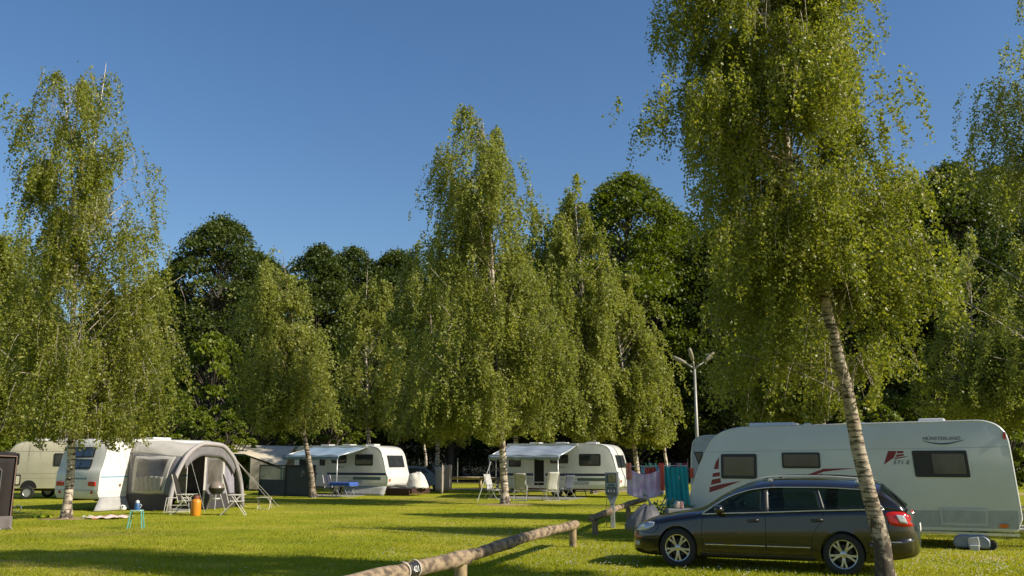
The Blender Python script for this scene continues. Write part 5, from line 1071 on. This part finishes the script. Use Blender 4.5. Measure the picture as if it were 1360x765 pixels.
for u in (-.3, -.05): MB().tube([(u, -.1, .12), (u+.1, -.3, 0)], .008, 4).build('peg_strap', AWF, tn)

# ------------------------------------------------------------------ tripod grill at the canopy pole
p = gp(768, 660); tg = empty('tripod_grill', (p.x, p.y, 0), R(10)); tag(tg, 'black tripod grill with hanging bowl right of the canopy pole', 'grill')
for a in (-.2, 1.9, 4.1): MB().tube([(.42*math.cos(a), .42*math.sin(a), 0), (-.10, 0, 1.62)], .018, 6).build('leg', BLACK, tg)
MB().lathe([(0, .52), (.20, .55), (.34, .66), (.36, .78), (.30, .88), (0, .93)], n=24).build('bowl', BLACK, tg, smooth=40)
for a in (0, 2.1, 4.2): MB().tube([(.34*math.cos(a), .34*math.sin(a), .78), (-.10, 0, 1.55)], .006, 4).build('chain', BLACK, tg)

# ------------------------------------------------------------------ parked car, screens, fence, rail in the distance
SBL = mat('silver_blue_paint', (.20, .25, .32), .3, .4, coat=1.)
pc = at(547, 612, 55); pk = empty('parked_car', (pc.x, pc.y+1.0, 0), R(-24)); tag(pk, 'silver blue hatchback with red tail lamp parked behind the beige screen', 'car')
def simple_car(root, paint):
    prof = [(-1.9, .30), (-2.0, .55), (-1.95, .82), (-1.2, .95), (-.55, 1.36), (.2, 1.46), (1.1, 1.42), (1.65, 1.12), (1.95, .95), (2.02, .60), (1.95, .30)]
    prof = roundpoly([(u, z, .2) for u, z in prof], 4)
    b = MB(); n = len(prof); vs = []
    for y, q in ((-.80, .90), (-.84, 1), (.84, 1), (.80, .90)):
        for u, z in prof: vs.append((u, y*(1-max(0, z-.9)*.32), z))
    b.add(vs, [(i*n+k, i*n+(k+1) % n, (i+1)*n+(k+1) % n, (i+1)*n+k) for i in range(3) for k in range(n)]+[tuple(reversed(range(n))), tuple(range(3*n, 4*n))]); b.build('body', paint, root, smooth=40)
    for s in (-1, 1):
        y = lambda z: s*.845*(1-max(0, z-.9)*.32)
        for pl in ([(-1.0, 1.0), (-.05, 1.0), (-.05, 1.34), (-.5, 1.30)], [(.05, 1.0), (.85, 1.0), (.80, 1.34), (.05, 1.34)], [(.95, 1.02), (1.5, 1.05), (1.15, 1.30), (.90, 1.33)]):
            b = MB(); b.add([(u, y(z)+s*.006, z) for u, z in pl], [(0, 1, 2, 3)]); b.build('side_window', PANE, root)
        for u in (-1.25, 1.25):
            t = MB(); M_ = Matrix.Translation((u, s*.74, .31))@Matrix.Rotation(-R(90)*s, 4, 'X'); t.lathe([(0, -.1), (.30, -.1), (.315, 0), (.30, .115), (.2, .12), (0, .10)], n=24, M=M_); w_ = t.build('wheel', RUBBER, root, smooth=40)
            MB().lathe([(0, .125), (.19, .125), (.2, .11), (0, .10)], n=20, M=M_).build('rim', ALLOY, w_)
        b = MB(); b.box(1.86, 2.04, s*.62-.13, s*.62+.22, .72, 1.0); b.build('tail_light', REDL, root, bevel=.03)
        b = MB(); b.box(-2.0, -1.85, s*.6-.16, s*.6+.16, .62, .78); b.build('headlight', CLEARL, root, bevel=.03)
    b = MB(); b.add([(1.20, -.6, 1.39), (1.20, .6, 1.39), (1.70, .7, 1.10), (1.70, -.7, 1.10)], [(0, 1, 2, 3)]); b.v = [(v[0]+.012, v[1], v[2]+.014) for v in b.v]; b.build('rear_window', PANE, root)
    b = MB(); b.add([(-.60, -.6, 1.33), (-.60, .6, 1.33), (-1.15, .7, .98), (-1.15, -.7, .98)], [(0, 1, 2, 3)]); b.v = [(v[0]-.012, v[1], v[2]+.018) for v in b.v]; b.build('windscreen', PANE, root)
simple_car(pk, SBL)
BG = mat('lit_beige_screen_fabric', (.60, .49, .37), .85, scale=3, bump=.3); BG2 = mat('shaded_beige_screen_fabric', (.40, .34, .28), .85, scale=3)  # one beige fabric as a lit and a shaded colour, one per panel
p0, p1, p2 = gp(575, 651), gp(587, 656), gp(600, 650)
sw = empty('privacy_screen', (p1.x, p1.y, 0)); tag(sw, 'beige folding privacy screen beside the parked silver blue car', 'screen')
H_ = 1.75
for a, e, m_ in ((p0, p1, BG), (p1, p2, BG2)):
    a = Vector((a.x-p1.x, a.y-p1.y, 0)); e = Vector((e.x-p1.x, e.y-p1.y, 0)); MB().grid(lambda u, v: a.lerp(e, u)+Vector((0, .02*math.sin(u*9), .05+(H_-.45*0-.05)*v*(.80 if m_ is BG else .86))), 8, 6, thick=.015).build('panel', m_, sw, smooth=True)
    MB().tube([a, a+Vector((0, 0, 1.6))], .02, 5).build('pole', STEEL, sw)
WIRE = mat('dull_wire', (.04, .045, .04), .6, .3)
FX0, FX1, FY = -14.0, 24.0, 76.0
fe = empty('wire_fence', (FX0, FY, 0)); tag(fe, 'wire mesh fence on thin posts in front of the dark wood', 'fence')
for k in range(13): MB().tube([(k*(FX1-FX0)/12, 0, 0), (k*(FX1-FX0)/12, 0, 1.95)], .045, 6).build('post', mat('grey_fence_post', (.20, .21, .19), .6), fe)
b = MB()
for z in np.linspace(.1, 1.9, 10): b.tube([(0, 0, z), (FX1-FX0, 0, z)], .005, 3)
for x in np.arange(0, FX1-FX0, .5): b.tube([(x, 0, .05), (x, 0, 1.9)], .004, 3)
b.build('wire_mesh', WIRE, fe)
RAILW = mat('pale_rail_wood', (.40, .32, .20), .85, c2=(.26, .20, .12), scale=3)
rl = empty('timber_rail', (0, 0, 0)); tag(rl, 'distant low timber rail at the far edge of the meadow', 'fence')
rp_ = [at(598, 632, 64), at(638, 628, 62), at(661, 626.5, 60)]
for a, e in zip(rp_, rp_[1:]): MB().tube([(a.x, a.y, .58), (e.x+.2, e.y, .60)], .10, 8).build('log', RAILW, rl, smooth=True)
for a in rp_: MB().tube([(a.x, a.y, 0), (a.x, a.y, .56)], .10, 8).build('post', RAILW, rl, smooth=True)

# ------------------------------------------------------------------ three-armed lamp post
LM = mat('grey_lamp_metal', (.33, .32, .29), .5, .3, c2=(.27, .26, .23)); p = at(927, 612, 44); lp = empty('street_lamp', (p.x, 44, 0)); tag(lp, 'grey lamp post with three raised arms in front of the dark wood', 'street lamp')
zt = at(919.5, 490, 44).z; MB().tube([(0, 0, 0), (0, 0, 2.5), (0, 0, zt)], [.10, .085, .06], 12).build('pole', LM, lp, smooth=True)
for a, e, m_ in (((-.98, .3, .62), (-.38, .1, .28), 0), ((-.32, -.5, .95), (-.10, -.2, .38), 1), ((1.05, .1, .80), (.48, .05, .36), 2)):
    A, E = Vector(a), Vector(e); zb = Vector((0, 0, zt)); ar = MB().tube([zb, zb+E], .04, 8).build('arm', LM, lp, smooth=True)
    dr = (A-E).normalized(); sd_ = dr.cross(Vector((0, 1, 0))).normalized(); b = MB()
    b.tube([zb+E-dr*.02, zb+E+dr*.12, zb+E+(A-E)*.5, zb+A-dr*.06, zb+A], [.05, .09, .11, .09, .045], 10); b.build('lamp_head', mat('weathered_lamp_head', (.28, .25, .17), .5), lp, smooth=True)

# ------------------------------------------------------------------ log fence, hook-up post, washing
LOGM = mat('weathered_log', (.29, .215, .135), .9, c2=(.075, .055, .038), scale=7, bump=1.0, contrast=(.36, .58), stretch=(1.2, .8, 1.6), det=12)
LOGP = mat('post_wood', (.36, .27, .15), .9, c2=(.16, .12, .07), scale=6, bump=.6)
GF = 'low log barrier sections dividing the pitches'
def log_rail(name, A, B, r, posts, label, seed):
    A, B = Vector(A), Vector(B); root = empty(name, (A.x, A.y, 0)); tag(root, label, 'log barrier', GF); g_ = random.Random(seed)
    n = 26; pts = [A.lerp(B, k/n)-Vector((A.x, A.y, 0))+Vector((g_.gauss(0, .004), 0, g_.gauss(0, .005)+.03*math.sin(k/n*math.pi))) for k in range(n+1)]
    d = (B-A).normalized(); pts = [pts[0]-d*.004]+pts+[pts[-1]+d*.004]; rad = [r*.90]+[r*(1+.06*math.sin(k*.7+seed)+g_.gauss(0, .012)) for k in range(n+1)]+[r*.90]
    MB().tube(pts, rad, 18).build('log', LOGM, root, smooth=35)
    for t in posts:
        q = A.lerp(B, t)-Vector((A.x, A.y, 0)); b = MB(); b.tube([(q.x, q.y, -.05), (q.x, q.y, q.z-r*.75)], r*.86, 14); b.build('post', LOGP, root, smooth=35)
    return root
def pz(px, py, z): d_ = ray(px, py); return Vector((0, 0, EYE))+d_*((z-EYE)/d_.z)
r1a, r1b = pz(764, 697, .43), pz(618, 740, .44); r1c = pz(505, 770, .44); r1c = r1b+(r1c-r1b)*3.0
log_rail('log_barrier', r1a, r1b-Vector((0, 0, .0)), .088, (.035,), 'log barrier with dark blotches running from the middle post towards the viewer', 1)
lr2 = log_rail('log_barrier', r1b+(r1c-r1b).normalized()*.01, r1c, .104, (.02, .9), 'nearest log barrier carrying the black plate with number 421', 2)
# number plate wrapped on the near log
dL = (r1c-r1b).normalized(); cL = pz(534, 760, .44); tL = (Vector((cL.x, cL.y, 0))-Vector((r1b.x, r1b.y, 0))).dot(Vector((dL.x, dL.y, 0))); org = r1b+dL*tL-Vector((r1b.x+dL.x*.01, r1b.y+dL.y*.01, 0))
ang = math.atan2(-dL.y, -dL.x)     # text runs towards the far end
ML = Matrix.Translation(org)@Matrix.Rotation(ang, 4, 'Z')
rL = .114; b = MB(); b.grid(lambda u, v: tuple(ML@Vector(((u-.5)*.24, -math.cos(R(-25)+R(80)*v)*rL, math.sin(R(-25)+R(80)*v)*rL+.028))), 6, 12, thick=-.003); pl_ = b.build('number_plate', mat('black_plate', (.02, .02, .022), .5), lr2, smooth=True)
text_obj('plate_number', '421', .10, WHITEP, pl_, ML@Matrix.Translation((0, 0, .028))@Matrix.Rotation(R(-10), 4, 'X')@Matrix.Translation((0, -rL-.004, -.035))@Matrix.Rotation(R(90), 4, 'X'), 0, 1.1)
for u in (-.15, .15): b = MB(); b.grid(lambda a, v: tuple(ML@Vector((u+(a-.5)*.035, -math.cos(R(-60)+R(170)*v)*(rL-.003), math.sin(R(-60)+R(170)*v)*(rL-.003)+.028))), 2, 14, thick=-.002); b.build('strap', mat('pale_strap', (.50, .44, .36), .8), lr2, smooth=True)
log_rail('log_barrier', pz(786, 689, .40), pz(856, 663, .44), .085, (.04, .6), 'far log barrier starting by the electricity post', 3)
# electricity hook-up post
p = gp(814, 701); ep = empty('electric_hookup_post', (p.x, p.y, 0), R(-8)); tag(ep, 'grey electricity hook-up post with numbered box beside the washing', 'hookup post')
EG = mat('grey_cabinet_paint', (.30, .32, .31), .5); EGD = mat('dark_cabinet_face', (.06, .08, .075), .4)
b = MB(); b.box(-.06, .06, -.06, .06, 0, .98); b.build('post', EG, ep, bevel=.01)
b = MB(); b.prism([(-.06, .62), (.06, .62), (.15, .86), (-.15, .86)], -.07, .07); b.build('neck', EG, ep, bevel=.005)
b = MB(); b.box(-.18, .18, -.11, .16, .86, 1.46); cb = b.build('cabinet', EG, ep, bevel=.012)
b = MB(); b.box(-.165, .125, -.125, -.11, .885, 1.43); fc = b.build('face', EGD, cb)
b = MB(); b.box(-.10, .09, -.132, -.125, 1.20, 1.39); b.build('meter_window', mat('meter_glass', (.04, .05, .035), .1, spec=.8, c2=(.14, .14, .06), scale=8), fc)
b = MB(); b.box(-.15, .11, -.131, -.125, 1.06, 1.17); b.build('number_field', mat('pale_green_field', (.16, .22, .19), .5), fc)
text_obj('cabinet_number', '399', .115, mat('dark_green_lettering', (.012, .04, .03), .5), fc, side_M(-.02, 1.075, -.135), 0, 1.1)
text_obj('cabinet_number', '4 5 6', .10, WHITEP, fc, side_M(-.02, .925, -.130), 0, 1.0)
MB().tube([(-.13, -.05, .87), (-.17, -.1, .5), (-.16, -.1, .02)], .008, 5).build('cable', BLACK, ep)
# washing on an airer
wp_ = at(872, 640, 22.0); wa = empty('clothes_airer', (wp_.x, 22.0, 0), R(-4)); tag(wa, 'white clothes airer carrying towels and pegs left of the big caravan', 'airer')
LN = mat('white_coated_line', (.6, .6, .6), .5); zl_ = 1.62
for y in (-.3, -.1, .1, .3): MB().tube([(-.72, y, zl_), (.68, y, zl_+.02)], .007, 5).build('line', LN, wa)
for x in (-.72, .68): MB().tube([(x, -.32, zl_), (x, .32, zl_)], .014, 6).build('side_bar', LN, wa)
for x0, x1 in ((-.68, .30), (.66, -.30)):
    for y in (-.3, .3): MB().tube([(x0, y, zl_), (x1, y, 0)], .014, 6).build('leg', LN, wa)
def hang(name, x0, x1, y, ztop, drop, m, label, cat, sag=0., low=0., amp=.03, fr=14, shift=0.):
    def fn(u, v):
        z = ztop-sag*math.sin(math.pi*u)-(drop+low*math.sin(math.pi*u)-sag*math.sin(math.pi*u))*v
        return (x0+(x1-x0)*u+shift*v, y+amp*math.sin(u*fr+v*2)*(.35+.65*v)+.02*math.sin(u*31), z)
    o = MB().grid(fn, 44, 22, thick=.006).build(name, m, None, smooth=True); o.location = (wp_.x, 22.0, 0); o.rotation_euler = (0, 0, R(-4)); tag(o, label, cat); return o
LIL = mat('lilac_patterned_cloth', (.68, .50, .72), .85, c2=(.80, .70, .80), scale=5, trans=.45, contrast=(.42, .6)); TEAL = mat('teal_towel', (.015, .32, .37), .9, c2=(.012, .26, .31), scale=5, trans=.15, bump=.4); CORAL = mat('coral_cloth', (.80, .17, .13), .85, trans=.3)
hang('sheet', -.72, .13, -.33, 1.60, .62, LIL, 'lilac patterned sheet sagging from the clothes airer', 'sheet', sag=.16, low=.10, amp=.035)
hang('towel', .14, .68, -.33, 1.62, .98, TEAL, 'long teal towel hanging at the right of the airer', 'towel', sag=.02, amp=.03, fr=11, shift=.05)
hang('cloth', .05, .15, -.36, 1.70, .62, CORAL, 'narrow coral cloth between the lilac sheet and teal towel', 'cloth', amp=.02)
hang('cloth', -.74, -.62, -.37, 1.70, .38, mat('peach_cloth', (.80, .36, .28), .85, trans=.3), 'peach cloth at the left corner of the airer', 'cloth', amp=.02)
hang('cloth', -.28, -.02, -.10, 1.60, .36, CORAL, 'coral cloth showing behind the lilac sheet', 'cloth')
hang('cloth', -.35, .35, .10, 1.61, .16, mat('pale_blue_cloth', (.25, .50, .58), .85), 'pale blue cloth on the middle line of the airer', 'cloth')
rp2 = random.Random(8); PEGC = [('green', (.05, .45, .22)), ('red', (.6, .04, .05)), ('white', (.7, .7, .7)), ('blue', (.04, .2, .55)), ('pink', (.65, .12, .28)), ('purple', (.25, .06, .30)), ('turquoise', (.06, .45, .48))]
spots = [-.70, -.66, -.24, -.20, -.15, -.10, -.05, .02, .05, .10, .13, .20, .27, .40, .46, .49, .52, .56, .58, .60, .63, .66, .68]
cnt = {}
for i, x in enumerate(spots):
    nm, c = PEGC[(i*3+rp2.randrange(2)) % 7] if i > 12 else PEGC[[1, 1, 0, 0, 2, 0, 6, 1, 1, 4, 1, 6, 2][i]]
    y = rp2.choice([-.33, -.30, -.1]); b = MB(); a = rp2.uniform(-.5, .5); M_ = Matrix.Translation((wp_.x+x, 22.0+y, zl_+.02))@Matrix.Rotation(a, 4, 'Y')
    b.box(-.013, -.003, -.012, .012, -.05, .06, M_); b.box(.003, .013, -.012, .012, -.05, .06, M_); b.tube([M_@Vector((-.014, 0, .01)), M_@Vector((.014, 0, .01))], .006, 5)
    o = b.build('clothes_peg', mat(nm+'_plastic_peg', c, .5), None); tag(o, '%s plastic peg clipped on the clothes airer line' % nm, 'peg', '%s pegs on the clothes airer' % nm)
# grey covered bundle in front of the airer
p = gp(862, 722); b = MB(); b.lathe([(0, .66), (.10, .65), (.19, .56), (.30, .38), (.38, .16), (.36, .06), (.0, .05)], n=48)
b.v = [(v[0]*1.15*(1+.10*math.sin(4*math.atan2(v[1], v[0])+1)), v[1]*.8*(1+.08*math.sin(7*math.atan2(v[1], v[0]))), v[2]*(1+.05*math.sin(3*math.atan2(v[1], v[0]))+.035*math.sin(11*math.atan2(v[1], v[0])+v[2]*6))) for v in b.v]
bz = b.build('covered_bundle', mat('grey_blue_cover', (.13, .13, .14), .8, c2=(.10, .10, .115), bump=.5, scale=4), None, smooth=True); bz.location = (p.x-.02, p.y+.5, .12); bz.rotation_euler = (0, R(10), 0); tag(bz, 'grey cover draped over a bundle in front of the dark car bonnet', 'cover')
# pot plants and shoes behind the bonnet
PLG = leaf_mat('pot_plant_leaf', (.05, .10, .03), (.14, .20, .08), .3)
for i, (px, l) in enumerate(((886, 'leafy pot plant under the teal towel'), (905, 'leafy pot plant close to the big caravan nose'), (868, 'leafy pot plant below the lilac sheet'))):
    q = at(px, 700, 21.2); root = empty('pot_plant', (q.x, 21.2+.1*i, 0)); tag(root, l, 'plant'); g_ = np.random.default_rng(200+i)
    MB().lathe([(0, 0), (.10, 0), (.14, .24), (.13, .25), (0, .22)], n=16).build('pot', mat('terracotta', (.38, .17, .09), .8), root, smooth=40)
    P = g_.normal(0, 1, (260, 3))*np.array([.16, .14, .16])+np.array([0, 0, .50]); fast_mesh('leaves', quads(P, .11, g_, .3, .4), 4, PLG, root, g_.uniform(0, 1, 260))
for px, l in ((899, 'pale shoe left on the step by the big caravan nose'), (904, 'pink shoe left on the step by the big caravan nose')):
    q = at(px, 672, 20.6); sh = MB(); sh.prism(roundpoly([(-.05, 0, .02), (-.06, .07, .02), (.0, .16, .03), (.05, .15, .02), (.05, 0, .02)]), -.12, .12, inset=.02); o = sh.build('shoe', mat(l.split()[0]+'_canvas', (.55, .45, .40) if 'pale' in l else (.55, .28, .26), .8), None, smooth=40); o.location = (q.x, 20.6, q.z-.05); tag(o, l, 'shoe')
q = at(902, 680, 20.6); b = MB(); b.box(-.28, .28, -.2, .2, 0, max(.2, at(902, 672, 20.6).z-.05-.002)); o = b.build('step_box', mat('grey_step_plastic', (.20, .20, .20), .7), None, bevel=.02); o.location = (q.x, 20.6, 0); tag(o, 'grey step box carrying shoes at the big caravan nose', 'box')
# white chair at the right edge
p = at(1362, 690, 22.5); camp_chair('white folding chair at the right edge behind the big caravan', (p.x, 22.5, 0), R(70), mat('white_mesh_fabric', (.60, .56, .50), .7), CHF, GCH, back=.8)
# canopy guy pole, left of canopy B
p0 = at(652, 612, 40.5); a = Vector((oB.x, oB.y, 0))
gl = MB().tube([(at(652, 613, 41.5)), gp(634, 666)], .018, 5).build('guy_pole', ALU, None); tag(gl, 'slanting guy pole at the left corner of the silver canopy', 'guy pole')

# daisies and clover heads
def daisies(n, seed):
    g_ = np.random.default_rng(seed); out = []
    for (x0, x1, y0, y1, k) in ((900, 1355, 735, 765, .40), (480, 740, 700, 745, .22), (640, 860, 722, 765, .16), (0, 500, 690, 765, .10), (300, 700, 660, 700, .12)):
        m_ = int(n*k); cx = g_.uniform(x0, x1, m_//9+1); cy = g_.uniform(y0, y1, m_//9+1); i = g_.integers(0, len(cx), m_)
        px = cx[i]+g_.normal(0, 14, m_); py = np.clip(cy[i]+g_.normal(0, 3.5, m_), 640, 775)
        for a, b_ in zip(px, py): q = gp(a, b_); out.append((q.x, q.y, .045+g_.uniform(0, .015)))
    P = np.array(out); N = len(P); r = g_.uniform(.007, .014, N); a = g_.uniform(0, 6.28, N); V = np.empty((N, 5, 3))
    for k in range(5):
        t = a+k*2*np.pi/5; V[:, k, 0] = P[:, 0]+np.cos(t)*r; V[:, k, 1] = P[:, 1]+np.sin(t)*r*.9; V[:, k, 2] = P[:, 2]+.35*np.sin(t+1)*r
    return fast_mesh('daisies', V, 5, mat('white_petals', (.68, .66, .58), .8))
tag(daisies(2100, 12), 'tiny white daisies and clover heads scattered in the lawn', 'flowers', kind='stuff')
